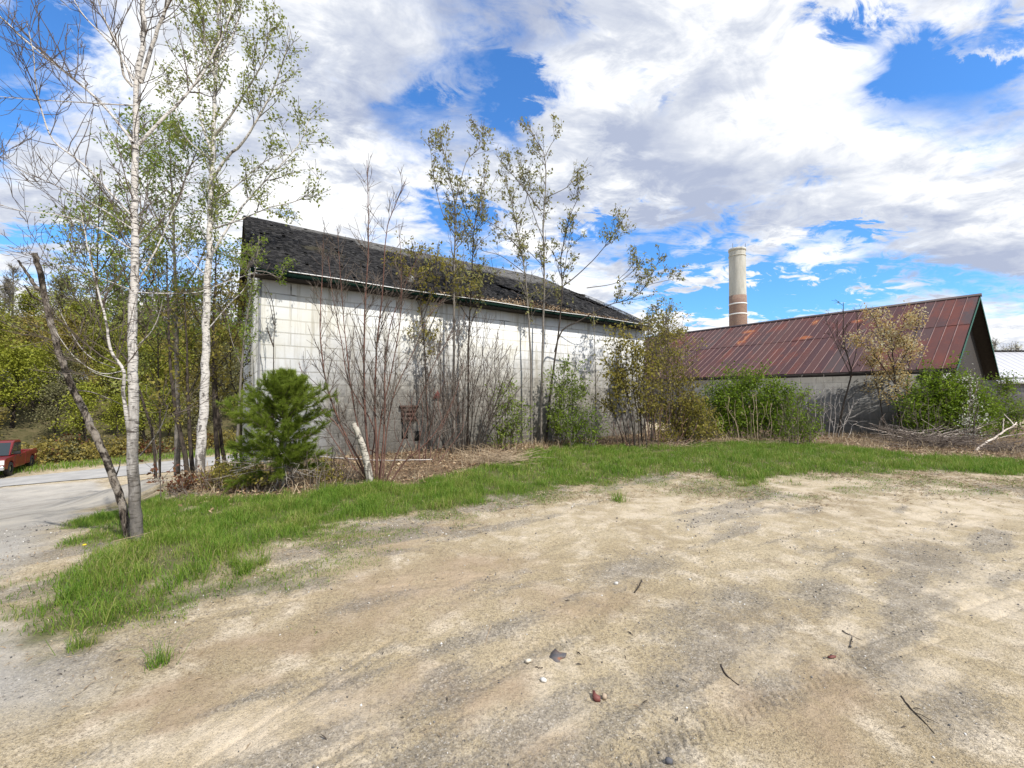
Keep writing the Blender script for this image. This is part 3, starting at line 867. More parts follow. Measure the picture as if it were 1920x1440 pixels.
MB().box((-.2, -OVH + .031, EZ - .145), (LW, -.002, EZ - .12)).build('soffit', M['dark_wood_and_shade'], wb)
em = MB()
eu = np.linspace(0.55, LW - .05, 60)
em.tube([(u_, -OVH - .012, EZ + .006 + .012 * math.sin(u_ * 1.3)) for u_ in eu], .013, 6)
em.build('eave_trim', M['white_paint'], wb)
MB().box((-.006, -.008, -1.2), (.035, .03, EZ - .15)).build('corner_trim', plain('weathered_grey', (.22, .22, .22), .8), wb)


def on_wall(px, py):
    """local x,z of the front wall plane hit by the pixel ray"""
    d = cam_ray(px, py); nx, ny = math.sin(ANG), -math.cos(ANG)
    t = (AX * nx + AY * ny) / (d[0] * nx + d[1] * ny)
    p = d * t + np.array([0, 0, EYE])
    lx = (p[0] - AX) * math.cos(ANG) + (p[1] - AY) * math.sin(ANG)
    return lx, p[2]


lx0, lz1 = on_wall(752, 765); lx1, lz0 = on_wall(779, 789)
vb_ = MB().box((lx0, -.05, lz0), (lx1, -.002, lz1))
vent = vb_.build('boarded_vent', M['brown_wood'], wb)
fr = MB()
fr.box((lx0 - .06, -.09, lz1), (lx1 + .06, -.003, lz1 + .07))
for kz in range(3):
    z_ = lz0 + (lz1 - lz0) * (kz + .5) / 3
    fr.box((lx0 + .03, -.075, z_ - .055), (lx1 - .02, -.051, z_ + .05))
fr.build('slat', M['brown_wood'], vent)
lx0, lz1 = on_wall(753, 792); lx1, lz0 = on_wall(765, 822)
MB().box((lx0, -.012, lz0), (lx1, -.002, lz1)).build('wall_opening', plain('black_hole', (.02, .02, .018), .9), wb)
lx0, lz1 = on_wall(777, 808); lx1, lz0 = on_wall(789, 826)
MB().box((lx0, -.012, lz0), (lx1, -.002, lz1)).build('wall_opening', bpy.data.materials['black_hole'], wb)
# red three-cornered scrap fixed to the wall
lx, lz = on_wall(817, 747)
t_ = MB().prism([(-.13, 0), (.13, 0), (.05, .24)], 1, -.03, -.01)
o = t_.build('metal_plate', M['red_rust']); o.location = wloc(lx, -.03, lz); o.rotation_euler = (0, 0, ANG)
tag(o, 'small red three-cornered metal plate on the white block wall', 'plate')
# white scrap on the roof
mb = MB(); rnd = random.Random(5)
Vb = [(.11 * (1 + .3 * rnd.random()) * math.cos(a), .02 * rnd.random(), .11 * (1 + .35 * rnd.random()) * math.sin(a)) for a in np.linspace(0, 2 * math.pi, 9)[:-1]]
mb.add([(0, -.05, 0)] + Vb + [(0, .04, 0)], None, [(0, i_ + 1, (i_ + 1) % 8 + 1) for i_ in range(8)] + [(9, (i_ + 1) % 8 + 1, i_ + 1) for i_ in range(8)])
o = mb.build('plastic_scrap', M['white_paint'])


def on_roof(px, py):
    """world point of the pixel ray on the front roof slope"""
    d = cam_ray(px, py)
    for t in np.arange(6, 30, .01):
        p = np.array([0, 0, EYE]) + d * t
        ly = -(p[0] - AX) * math.sin(ANG) + (p[1] - AY) * math.cos(ANG)
        lx = (p[0] - AX) * math.cos(ANG) + (p[1] - AY) * math.sin(ANG)
        v = (ly + OVH) / (WW / 2 + OVH)
        if v >= 0 and p[2] < roof_z(lx, v): return p, lx, v
    return p, lx, v


pr, _, _ = on_roof(769, 529)
o.location = pr + np.array([0, -.03, .05])
tag(o, 'crumpled white scrap lying on the black shingle roof', 'scrap')
# leaf litter caught above the eave
rnd = np.random.RandomState(9); nl_ = 1500
lu = np.clip(rnd.normal(8.2, 1.9, nl_), 4.5, 12.5); lv = np.abs(rnd.normal(0, .05, nl_)) * (.5 + np.exp(-((lu - 8.4) / 1.3) ** 2) * 1.6)
lyy = -OVH + (WW / 2 + OVH) * lv; lz = roof_z(lu, lv) + rnd.uniform(.012, .06, nl_)
lc = np.stack([lu, lyy, lz], 1); la = rnd.randn(nl_, 3); la /= np.linalg.norm(la, axis=1, keepdims=True); lb = np.cross(la, rnd.randn(nl_, 3)); lb /= np.linalg.norm(lb, axis=1, keepdims=True)
lV = np.stack([lc - la * .035, lc + lb * .018, lc + la * .035, lc - lb * .018], 1).reshape(-1, 3)
lo_ = mesh_obj('roof_litter', lV, np.arange(4 * nl_).reshape(-1, 4), M['litter']); lo_.location = (AX, AY, 0); lo_.rotation_euler = (0, 0, ANG); tag(lo_, kind='stuff')

# ------------------------------------------------------------------ rusty roofed building
rb_ = empty('metal_roofed_shed', (O_[0], O_[1], 0), math.atan2(-D_[1], -D_[0]))
tag(rb_, 'low grey block shed under a long rust red metal roof', 'shed')
w = MB()
w.box((.3, FO, -.6), (LR - GO, FO + .25, RE + .1))
w.box((.3, 2 * HW - FO - .25, -.6), (LR - GO, 2 * HW - FO, RE + .1))
w.build('wall', M['grey_block'], rb_)
sr = (RR - RE) / HW
for xa in (LR - GO - .25, .3):
    gw = MB()
    y0 = FO + .25; y1_ = 2 * HW - FO - .25
    gw.prism([(y0, -.6), (y1_, -.6), (y1_, RE + .1), (HW, RR - .12), (y0, RE + .1)], 0, xa, xa + .25)
    gw.build('gable', M['dark_wood_and_shade'], rb_)  # right gable: dark sheet painted for the shade inside the open front
    if xa < 1: continue
    gb = MB()
    for yy in np.arange(FO + .26, 3.3, .2):
        zt_ = RE + .1 + (yy - FO - .25) / (HW - FO - .25) * (RR - .22 - RE)
        gb.box((xa + .252, yy, -.5), (xa + .275, yy + .19, zt_ - .05))
    gb.box((xa + .252, 3.34, -.5), (xa + .33, 3.56, RE + 1.75))
    gb.build('gable_boards', plain('grey_boards', (.40, .40, .38), .8, .2, 0, .35, 3), rb_)
rp = MB(); sp_ = .345
seamv = []
rnd = np.random.RandomState(11)
nt_p = int(LR / sp_)
for fr_ in (1, 0):
    def pt(x, v, up=0.0):
        y = HW * v; y = y if fr_ else 2 * HW - y
        s_ = -.05 * math.sin(x / LR * math.pi) * math.sin(v * math.pi)
        return (x, y, RE + (RR - RE) * v + up + s_)
    for k_ in range(nt_p):
        xa, xb = k_ * sp_, (k_ + 1) * sp_
        for (a, b, l) in ((0, .57, 0.0), (.55, 1.0, .018)):
            n_ = 4; Vb = []
            for t_i in range(n_ + 1):
                v_ = a + (b - a) * t_i / n_
                j1, j2 = rnd.randn() * .004, rnd.randn() * .004
                Vb += [pt(xa, v_, l + j1), pt((xa + xb) / 2, v_, l + j2 + .004), pt(xb, v_, l + j1)]
            qs = []
            for t_i in range(n_):
                for c_ in range(2):
                    q_ = (t_i * 3 + c_, t_i * 3 + c_ + 1, t_i * 3 + c_ + 4, t_i * 3 + c_ + 3)
                    qs.append(q_ if fr_ else q_[::-1])
            rp.add(Vb, qs); seamv += [0.0] * len(Vb)
        # raised standing joint
        for (a, b, l) in ((0, .565, 0.0), (.55, 1.0, .018)):
            vs = np.linspace(a, b, 5)
            Vb = []
            for v_ in vs:
                Vb += [pt(xa - .012, v_, l), pt(xa - .008, v_, l + .03), pt(xa + .008, v_, l + .03), pt(xa + .012, v_, l)]
            rp.add(Vb, [(4 * a_ + c_, 4 * a_ + c_ + 1, 4 * a_ + 5 + c_, 4 * a_ + 4 + c_) for a_ in range(4) for c_ in range(3)]); seamv += [1.0] * len(Vb)
roof2 = rp.build('roof', M['rust'], rb_, attrs=dict(seam=seamv))
cap = MB()
cap.prism([(HW - .16, RR - .05), (HW, RR + .09), (HW + .16, RR - .05)], 0, -.05, LR + .05)
cap.build('ridge_cap', plain('dark_cap', (.06, .04, .04), .6, .4), roof2)
ed = MB()
ed.box((0, .01, RE - .17), (LR, .05, RE - .02)); ed.box((0, 2 * HW - .05, RE - .17), (LR, 2 * HW - .01, RE - .02))
for sg in (0, 1):
    yf = lambda v: HW * v if sg == 0 else 2 * HW - HW * v
    for v_a in np.arange(0, 1, .1):       # boards under the deep gable overhang
        za, zb = RE + (RR - RE) * v_a, RE + (RR - RE) * (v_a + .1)
        ed.add([(0, yf(v_a), za - .05), (LR, yf(v_a), za - .05), (LR, yf(v_a + .1), zb - .05), (0, yf(v_a + .1), zb - .05)], [(0, 1, 2, 3)])
ed.build('eave_board', M['dark_wood_and_shade'], rb_)
vg = MB()
for sg in (0, 1):
    yf = lambda v: HW * v if sg == 0 else 2 * HW - HW * v
    for v_a in np.linspace(0, .95, 20):
        za, zb = RE + (RR - RE) * v_a, RE + (RR - RE) * (v_a + .05)
        vg.add([(LR + .012, yf(v_a), za - .17), (LR + .012, yf(v_a + .05), zb - .17), (LR + .012, yf(v_a + .05), zb - .01), (LR + .012, yf(v_a), za - .01)], [(0, 1, 2, 3)])
vg.build('verge_board', M['green_paint'], rb_)

# ------------------------------------------------------------------ chimney
CY = 88.0
cb = P(1384, 605, CY); ct = P(1384, 467, CY)
ch = empty('chimney', (cb[0], CY, 0)); tag(ch, 'tall pale round chimney with brown brick foot and white bands', 'chimney')
zt1, zb1 = ct[2], P(1384, 555, CY)[2]
r_t, r_b = 14.2 * CY / F, 15.6 * CY / F
z_b2 = 8.0
def rad_at(z): return r_b + (r_t - r_b) * (z - z_b2) / (zt1 - z_b2)
m_, nt_ = new_mat('chimney_concrete'); o_ = objco(nt_)
c_ = ramp(nt_, noise(nt_, mapping(nt_, o_, scale=(1, 1, .25)), .9, 7, .7), [(.3, (.34, .33, .29)), (.5, (.47, .455, .40)), (.7, (.56, .54, .48))])
c_ = mixc(nt_, smooth(nt_, noise(nt_, mapping(nt_, o_, scale=(1, 1, .12)), 2.2, 6, .7), .56, .7, 0, .6), c_, (.26, .25, .22))
M['chim'] = finish(m_, nt_, c_, .9, noise(nt_, o_, 4, 6, .7), .4, .05)
m_, nt_ = new_mat('chimney_brick'); o_ = objco(nt_)
s_o = nd(nt_, 'ShaderNodeSeparateXYZ', {0: o_})
th = math_(nt_, 'MULTIPLY', math_(nt_, 'ARCTAN2', s_o.outputs[1], s_o.outputs[0]), 1.6)
uvb = nd(nt_, 'ShaderNodeCombineXYZ', {0: th, 1: s_o.outputs[2], 2: 0.0}).outputs[0]
bk = nd(nt_, 'ShaderNodeTexBrick', {'Vector': uvb, 'Color1': (.21, .115, .09), 'Color2': (.27, .17, .12), 'Mortar': (.30, .25, .21), 'Scale': 1.0, 'Mortar Size': .02, 'Brick Width': .5, 'Row Height': .2})
c_ = mixc(nt_, smooth(nt_, noise(nt_, o_, .8, 6, .7), .45, .7, 0, .5), bk.outputs['Color'], (.30, .22, .16))
M['chimbrick'] = finish(m_, nt_, c_, .9, bk.outputs['Fac'], -.4, .02)
mb = MB()
zs = np.linspace(zb1, zt1, 20)
mb.lathe([(rad_at(z), z) for z in zs] + [(r_t - .35, zt1 + .02), (r_t - .38, zt1 - 3)], 40); mb.build('stack', M['chim'], ch, True)
mb = MB(); mb.lathe([(rad_at(z) + .03, z) for z in np.linspace(0, zb1 - .02, 12)] + [(rad_at(zb1) - .02, zb1 - .01)], 40); mb.build('brick_base', M['chimbrick'], ch, True)
for yy in (571, 590):
    z = P(1384, yy, CY)[2]
    mb = MB(); mb.lathe([(rad_at(z) + .02, z - .14), (rad_at(z) + .10, z - .10), (rad_at(z) + .10, z + .10), (rad_at(z) + .02, z + .14)], 40)
    mb.build('band', M['white_paint'], ch, True)
for yy, hh in ((469, .32), (481, .1)):
    z = P(1384, yy, CY)[2]
    mb = MB(); mb.lathe([(rad_at(z) - .02, z - hh), (rad_at(z) + .09, z - hh), (rad_at(z) + .09, z + hh * .6), (rad_at(z) - .02, z + hh * .6)], 40)
    mb.build('rim', M['chim'], ch, True)
for a in (-2.6, -.55):
    mb = MB(); mb.tube([(r_t * .97 * math.cos(a), r_t * .97 * math.sin(a), zt1 - .3), (r_t * .97 * math.cos(a), r_t * .97 * math.sin(a), zt1 + .9)], .035, 6)
    mb.build('rod', M['dark_wood_and_shade'], ch)

# ------------------------------------------------------------------ far buildings
fb = empty('metal_building', (34.5, 30.0, 0), R(-3)); tag(fb, 'pale metal roofed building beyond the rust red shed', 'building')
MB().box((0, .3, -.5), (16, 7.7, 2.9)).build('wall', mat_greyblock('dim_wall', (.24, .235, .23)), fb)
rf = MB()
rf.add([(-.3, 0, 2.62), (16.3, 0, 2.62), (16.3, 4, 5.1), (-.3, 4, 5.1), (16.3, 8, 2.62), (-.3, 8, 2.62)], [(0, 1, 2, 3), (3, 2, 4, 5)], None)
for xx in np.arange(0, 16, .5):
    rf.add([(xx - .02, -.003, 2.63), (xx + .02, -.003, 2.63), (xx + .02, 4, 5.13), (xx - .02, 4, 5.13)], [(0, 1, 2, 3)])
rf.build('roof', plain('pale_roof', (.52, .52, .55), .5, .4, 0, .12, 2), fb)
MB().box((-.3, 3.9, 5.08), (16.3, 4.1, 5.2)).build('ridge_cap', M['dark_wood_and_shade'], fb)
MB().box((-.3, -.04, 2.45), (16.3, -.005, 2.61)).build('fascia', M['white_paint'], fb)

gp = G(60, 860)
shd = P(-60, 716, 38.0)
sh_ = empty('roadside_shed', (shd[0], 38.0, shd[2]), R(34)); tag(sh_, 'low shed with a flat blue grey roof half hidden in the hillside trees', 'shed')
MB().box((0, 0, -4), (9.5, 5, 0)).build('wall', plain('shed_boards', (.10, .085, .07), .9, .2, 0, .4, 4), sh_)
MB().prism([(-.4, 0.0), (5.4, 0.0), (5.4, .9), (2.5, 1.35)], 0, -.4, 9.9).build('roof', plain('grey_roof', (.22, .23, .26), .6, .4, 0, .2, 2), sh_)

# ------------------------------------------------------------------ pickup truck on the far shoulder
def make_truck():
    f = G(13, 893); yaw = R(34.3)
    z0 = float(H(f[0] - .8, f[1] + 1.6)) + .02
    # local frame: +x forward, +y to the truck's left; wheelbase 3.4
    fwd = np.array([math.sin(yaw), -math.cos(yaw)])
    root = empty('pickup_truck', (0, 0, 0)); tag(root, 'dark red pickup truck parked on the dirt shoulder beyond the road', 'truck')
    left = np.array([-fwd[1], fwd[0]])
    c = f[:2] - fwd * 1.7 - left * .82
    root.location = (c[0], c[1], z0); root.rotation_euler = (0, 0, math.atan2(fwd[1], fwd[0]))
    red = plain('truck_paint', (.15, .012, .014), .28, .6, 0, .12, 3)
    dark = plain('black_trim', (.012, .012, .013), .6, .4)
    chrome = plain('chrome', (.72, .73, .75), .18, .6, .9, .05)
    m, nt = new_mat('truck_glass'); M['glass'] = finish(m, nt, (.02, .03, .035), .06, spec=.8)
    lamp = plain('lamp_lens', (.75, .74, .66), .15, .7, 0, .05)
    W2 = .98
    def arch(cx, r, n=9): return [(cx + r * math.cos(a), .42 + r * math.sin(a)) for a in np.linspace(math.pi, 0, n)]
    def side(poly, y0, y1, mat, nm, par=root, bev=.02):
        me = bmesh.new()
        for yy in (y0, y1):
            vs = [me.verts.new((x, yy, z)) for x, z in poly]
            fc = me.faces.new(vs if yy == y0 else vs[::-1])
        me.verts.ensure_lookup_table(); n = len(poly)
        for i_ in range(n):
            me.faces.new((me.verts[i_], me.verts[n + i_], me.verts[n + (i_ + 1) % n], me.verts[(i_ + 1) % n]))
        bmesh.ops.recalc_face_normals(me, faces=me.faces)
        bmesh.ops.triangulate(me, faces=[f_ for f_ in me.faces if len(f_.verts) > 4])
        d = bpy.data.meshes.new(nm); me.to_mesh(d); me.free(); d.materials.append(mat)
        o = bpy.data.objects.new(nm, d); COL.objects.link(o); o.parent = par
        if bev:
            b = o.modifiers.new('bevel', 'BEVEL'); b.width = bev; b.segments = 2; b.angle_limit = R(40)
        return o
    # front clip and lower body up to the beltline, with wheel arches
    low = [(-.42, .46), (-.42, 1.12), (1.05, 1.12), (2.45, 1.07), (2.62, .98), (2.64, .50), (2.2, .46)] + arch(1.7, .47)[::-1][0:] + [(1.2, .40), (-.42, .38)]
    side(low, -W2, W2, red, 'body')
    cabp = [(-.40, 1.125), (-.36, 1.84), (-.18, 1.94), (.60, 1.94), (.78, 1.88), (1.34, 1.125)]
    cab = side(cabp, -.80, .80, red, 'cab', bev=.05)
    for s in (1, -1):
        ya, yb = (.802, .815) if s > 0 else (-.815, -.802)
        side([(-.30, 1.18), (-.28, 1.78), (.20, 1.82), (.20, 1.18)], ya, yb, M['glass'], 'side_window', cab, 0)
        side([(.27, 1.18), (.27, 1.82), (.64, 1.82), (.76, 1.77), (1.15, 1.18)], ya, yb, M['glass'], 'side_window', cab, 0)
        ha = MB().box((.30, s * .985 - .02, .98), (.46, s * .985 + .02, 1.02)); ha.build('door_handle', dark, root)
        MB().box((1.00, s * .90 - .02, 1.16), (1.12, s * 1.08 + .08 * s, 1.32)).build('mirror', dark, root, bevel=.02)
        MB().box((1.19, s * .985 - .006, .5), (1.205, s * .985 + .006, 1.1)).build('door_seam', dark, root)
    mb = MB(); mb.add([(.82, -.70, 1.85), (.82, .70, 1.85), (1.36, .76, 1.15), (1.36, -.76, 1.15)], [(0, 3, 2, 1)]); mb.build('windshield', M['glass'], cab)
    bed = [(-2.45, .55), (-2.45, 1.16), (-.46, 1.16), (-.46, .42), (-1.2, .40)] + arch(-1.7, .47)[::-1] + [(-2.25, .48)]
    for s in (1, -1):
        side(bed, s * W2, s * (W2 - .16), red, 'bed_side')
    bm = MB(); bm.box((-2.4, -.8, .62), (-.48, .8, .68)); bm.box((-.50, -.8, .6), (-.46, .8, 1.14)); bm.build('bed_floor', dark, root)
    MB().box((-2.47, -.82, .60), (-2.40, .82, 1.15)).build('tailgate', red, root, bevel=.015)
    MB().box((-2.62, -.92, .46), (-2.48, .92, .60)).build('rear_bumper', chrome, root, bevel=.02)
    MB().box((2.60, -.98, .44), (2.80, .98, .66)).build('front_bumper', chrome, root, bevel=.03)
    MB().box((2.645, -.52, .70), (2.67, .52, .98)).build('grille', dark, root)
    for s in (1, -1):
        MB().box((2.56, s * .76 - .2, .72), (2.668, s * .76 + .2, .98)).build('headlight', lamp, root, bevel=.015)
        MB().box((-2.475, s * .90 - .07, .78), (-2.44, s * .90 + .07, 1.08)).build('tail_light', plain('tail_lens', (.35, .02, .02), .2, .6), root)
    for x in (1.7, -1.7):
        for s in (1, -1):
            t = MB(); t.lathe([(.20, -.11), (.36, -.12), (.40, -.08), (.40, .08), (.36, .12), (.20, .11)], 28, (0, 0, 0), 1)
            wh = empty('wheel'); wh.parent = root; wh.location = (x, s * .86, .40)
            t.build('tyre', dark, wh, True)
            r_ = MB(); r_.lathe([(.0, s * .07), (.06, s * .08), (.15, s * .06), (.22, s * .09), (.225, -s * .09)], 24, (0, 0, 0), 1); r_.build('rim', chrome, wh, False)
    MB().box((-2.2, -.7, .36), (2.4, .7, .5)).build('chassis', dark, root)
make_truck()

# ------------------------------------------------------------------ plants
def catmull(p, per=4):
    p = np.asarray(p, float)
    if len(p) < 3:
        t = np.linspace(0, 1, per + 1)[:, None]
        return p[0] * (1 - t) + p[-1] * t
    q = np.vstack([2 * p[0] - p[1], p, 2 * p[-1] - p[-2]]); out = []
    for i_ in range(1, len(q) - 2):
        for t in np.arange(per) / per:
            a, b, c, d = q[i_ - 1], q[i_], q[i_ + 1], q[i_ + 2]
            out.append(.5 * (2 * b + (c - a) * t + (2 * a - 5 * b + 4 * c - d) * t * t + (3 * b - a - 3 * c + d) * t ** 3))
    out.append(p[-1]); return np.array(out)


class Plant:
    def __init__(s, seed):
        s.rng = np.random.RandomState(seed); s.trunk = MB(); s.tw = MB(); s.lp = []; s.ld = []

    def grow(s, pts, r0, r1, lvl, c):
        rng = s.rng; pts = np.asarray(pts)
        seg = np.linalg.norm(np.diff(pts, axis=0), axis=1); cum = np.concatenate([[0], np.cumsum(seg)]); L = cum[-1]
        t = cum / L
        rad = r0 + (r1 - r0) * t ** .85
        mb = s.trunk if lvl == 0 else s.tw
        mb.tube(pts, rad, (10 if r0 > .06 else 7 if r0 > .02 else 5) if lvl == 0 else (4 if r0 > .008 else 3))
        at = lambda tt: np.array([np.interp(tt, t, pts[:, k_]) for k_ in range(3)])
        if lvl >= c['leaf_from'] and c['leaf_dens'] > 0:
            n = rng.poisson(L * c['leaf_dens'])
            if n:
                tt = rng.uniform(c.get('leaf_start', .25), 1.0, n)
                pp = np.stack([np.interp(tt, t, pts[:, k_]) for k_ in range(3)], 1)
                dd = np.tile((pts[-1] - pts[0]) / (L + 1e-6), (n, 1))
                s.lp.append(pp); s.ld.append(dd)
        if lvl >= c['levels']: return
        n = rng.poisson(L * c['dens'][lvl]) if lvl else max(1, int(L * c['dens'][0] + .5))
        for k_ in range(n):
            tt = rng.uniform(c['start'] if lvl == 0 else .12, .98)
            p = at(tt); tan = at(min(1, tt + .04)) - at(max(0, tt - .04)); tan /= np.linalg.norm(tan) + 1e-9
            rv = rng.randn(3); perp = rv - tan * (rv @ tan); perp /= np.linalg.norm(perp) + 1e-9
            a = R(c['ang'] + rng.randn() * 12)
            d = tan * math.cos(a) + perp * math.sin(a) + np.array([0, 0, c['up']]); d /= np.linalg.norm(d)
            ll = c['len'][lvl] * (1 - .6 * tt) * rng.uniform(.5, 1.25)
            if ll < .05: continue
            m = 5 if ll > .35 else 4
            q = [p]; dd = d.copy()
            for _ in range(m):
                dd = dd + rng.randn(3) * c['wig'] + np.array([0, 0, c['upc']]); dd /= np.linalg.norm(dd)
                q.append(q[-1] + dd * ll / m)
            rp_ = r0 + (r1 - r0) * tt
            cr = min(rp_ * .62, ll * c.get('thick', .009) + c['rmin'] * .6)
            s.grow(q, max(cr, c['rmin']), c['rmin'] * .75, lvl + 1, c)


def leaf_geo(p, d, rng, size, per=1, aspect=.6, droop=.4, spread=.05, rnd=.9):
    p = np.repeat(p, per, 0); d = np.repeat(d, per, 0); n = len(p)
    p = p + rng.randn(n, 3) * spread
    a = d * .5 + rng.randn(n, 3) * rnd; a[:, 2] -= droop; a /= np.linalg.norm(a, axis=1, keepdims=True)
    nn = rng.randn(n, 3) * .7; nn[:, 2] += 1
    sd_ = np.cross(a, nn); sd_ /= np.linalg.norm(sd_, axis=1, keepdims=True) + 1e-9
    up = np.cross(sd_, a)
    L = (size * rng.uniform(.55, 1.25, n))[:, None]
    fold = L * .12
    V = np.stack([p, p + a * L * .45 + sd_ * L * aspect * .5 + up * fold, p + a * L, p + a * L * .45 - sd_ * L * aspect * .5 + up * fold], 1).reshape(-1, 3)
    q = np.arange(4 * n).reshape(-1, 4)
    return V, q


CFG = dict(levels=2, dens=[4, 6], len=[.7, .3], ang=48, up=.2, upc=.06, wig=.10, start=.25, rmin=.0022, leaf_from=1, leaf_dens=0,
           leaf=.05, per=2, droop=.3, aspect=.6, spread=.04)


def shed_Y(px): return 15.4 * (1795 - 370) / (px - 370)


def wall_Y(px): return 10.0 * (2119 - 484) / (2119 - px)


def plant(name, label, cat, limbs, cfg, bark, twig, leaf=None, seed=0, group=None, base=None, Y=None, part='trunk', foliage='crown', sway=.25, extra=None):
    c = dict(CFG); c.update(cfg)
    pl = Plant(seed)
    b = G(*(base or limbs[0][0][0])) if Y is None else P(*(base or limbs[0][0][0]), Y)
    Y0 = b[1]
    bx_ = (base or limbs[0][0][0])[0]
    if 480 < bx_ < 1215 and Y0 > wall_Y(bx_) - .55:
        Y0 = wall_Y(bx_) - .55
        b = P(bx_, (base or limbs[0][0][0])[1], Y0); Y = Y0
    if 1240 < bx_ < 1800 and Y0 > shed_Y(bx_) - .7:
        Y0 = shed_Y(bx_) - .7; b = P(bx_, 800, Y0); Y = Y0
    if Y is not None: b[2] = float(H(b[0], b[1]))
    rs_ = c.get('rs', 1.0)
    limbs = [(lm[0], lm[1] * rs_, max(lm[2] * rs_, c['rmin'])) + tuple(lm[3:]) for lm in limbs]
    rng = np.random.RandomState(seed + 1000)
    for li, lm in enumerate(limbs):
        pts, r0, r1 = lm[:3]
        dY = lm[3] if len(lm) > 3 else rng.uniform(-1, 1) * sway * (li > 0)
        yb = lm[4] if len(lm) > 4 else 0.0
        n = len(pts)
        w = [P(px, py, Y0 + yb + (dY - yb) * (k_ / (n - 1)) ** 1.2) for k_, (px, py) in enumerate(pts)]
        if li == 0 or (len(lm) > 5 and lm[5]):
            w[0] = w[0].copy(); w[0][2] = min(w[0][2], float(H(w[0][0], w[0][1])) - .03)
        cr = catmull(w, 4)
        cr[1:-1] += rng.randn(len(cr) - 2, 3) * r0 * .10
        pl.grow(cr - b, r0, r1, 0, c)
    root = empty(name, tuple(b)); tag(root, label, cat, group)
    pl.trunk.build(part, bark, root, True)
    if pl.tw.v: pl.tw.build('twig_sprays', twig, root, True)
    if leaf and pl.lp:
        Vl, ql = leaf_geo(np.vstack(pl.lp), np.vstack(pl.ld), pl.rng, c['leaf'], c['per'], c['aspect'], c['droop'], c['spread'])
        mesh_obj(foliage, Vl, ql, leaf, root)
    if extra: extra(root, pl, b)
    return root


def fan(base, n, tips, r, seed, curve=.25, basew=10):
    """stems from a base pixel to tip pixels spread over a box (x0,x1,ytop,ybottom)"""
    rng = np.random.RandomState(seed); out = []
    x0, x1, yt, yb_ = tips
    for k_ in range(n):
        fx = (k_ + rng.uniform(.1, .9)) / n
        tx = x0 + (x1 - x0) * fx
        edge = abs(fx - .5) * 2
        ty = yt + (yb_ - yt) * min(1, (.75 * edge ** 1.6 + .35 * rng.rand()))
        bx = base[0] + (fx - .5) * basew * 2 + rng.randn() * 2; by = base[1] + rng.randn() * 4.0
        mx = bx + (tx - bx) * (.5 + curve * rng.uniform(-.3, .9)); my = by + (ty - by) * .5
        w = rng.uniform(.7, 1.15)
        out.append(([(bx, by), ((bx * .6 + mx * .4) + rng.randn() * 2, by * .55 + my * .45), (mx + rng.randn() * 3, my), ((mx + tx) / 2 + rng.randn() * 4, (my + ty) / 2), (tx, ty)],
                    r * w, r * .25, rng.uniform(-.5, .5) * .8, rng.uniform(-.45, .45), True))
    return out


# --- the trees on the grassy bank
T1 = [([(258, 1014), (252, 950), (249, 880), (250, 747), (248, 643), (250.5, 539), (252.5, 400), (252, 350), (254.5, 233), (257, 155), (266, 97), (269, 39), (268, 0), (272, -160), (276, -330)], .064, .014, .15),
      ([(264, 155), (290, 70), (311, 15), (345, -90), (365, -230)], .034, .006),
      ([(249, 268), (233, 245), (187, 190), (128, 140), (58, 85), (0, 31), (-60, -20)], .028, .006),
      ([(260, 272), (295, 233), (330, 198), (373, 148), (412, 78), (428, 40), (445, -30)], .030, .006),
      ([(249, 163), (232, 140), (223, 93), (194, 31), (175, -30)], .022, .005),
      ([(250, 150), (215, 90), (150, 20), (120, -50)], .020, .004),
      ([(245, 402), (206, 361), (155, 307), (101, 264), (78, 206), (68, 167), (64, 110), (50, 40)], .020, .004, -.5),
      ([(252, 198), (180, 194), (117, 190), (50, 186), (0, 181)], .013, .004),
      ([(249, 430), (180, 385), (100, 345), (40, 320), (-20, 280)], .014, .003, .7),
      ([(250, 470), (190, 430), (120, 405), (40, 395), (-10, 380)], .012, .003, -.6),
      ([(250, 545), (170, 515), (90, 490), (10, 460)], .010, .003, .5),
      ([(258, 528), (292, 469), (323, 400), (342, 361), (350, 330)], .016, .005, .4),
      ([(257, 548), (300, 550), (370, 548), (420, 530), (480, 510)], .010, .003, .5),
      ([(256, 650), (285, 620), (300, 585), (305, 560)], .010, .003),
      ([(243, 830), (241, 810), (231, 733), (232, 695), (208, 657), (198, 598), (180, 532), (170, 487), (160, 440), (150, 390)], .032, .005, -.3),
      ([(215, 690), (170, 670), (140, 635), (110, 580)], .009, .003, -.4),
      ([(232, 695), (190, 700), (140, 670), (90, 600)], .008, .003, -.5),
      ([(250, 715), (180, 700), (145, 672)], .007, .002), ([(262, 855), (290, 820), (306, 790), (315, 760)], .013, .004, -.2)]
T1 = [T1[0]] + [(l[0], l[1] * .74, l[2] * .8) + tuple(l[3:]) for l in T1[1:]]
plant('birch_tree', 'tall white birch, first from the left, its upper limbs bare', 'tree', T1,
      dict(dens=[8.5, 6.5], len=[1.15, .26], ang=46, up=.22, upc=.09, wig=.15, start=.3, rmin=.0030, thick=.0062, leaf_from=2, leaf_dens=0, rs=.9), M['birch'], M['twig'], seed=11, sway=.7)
T2 = [([(243, 1008), (230, 950), (213, 900), (195, 850), (172, 800), (150, 755), (135, 725), (118, 680), (105, 640), (93, 600), (85, 560), (72, 500), (64, 474)], .042, .024, -.35),
      ([(80, 545), (66, 535), (48, 508), (34, 488)], .022, .010), ([(86, 570), (60, 555), (46, 535)], .014, .006),
      ([(84, 570), (50, 572), (14, 565)], .006, .002), ([(100, 590), (102, 565), (108, 580)], .006, .003),
      ([(136, 732), (170, 735), (210, 750), (240, 765)], .008, .003), ([(213, 905), (222, 880), (226, 862)], .010, .004)]
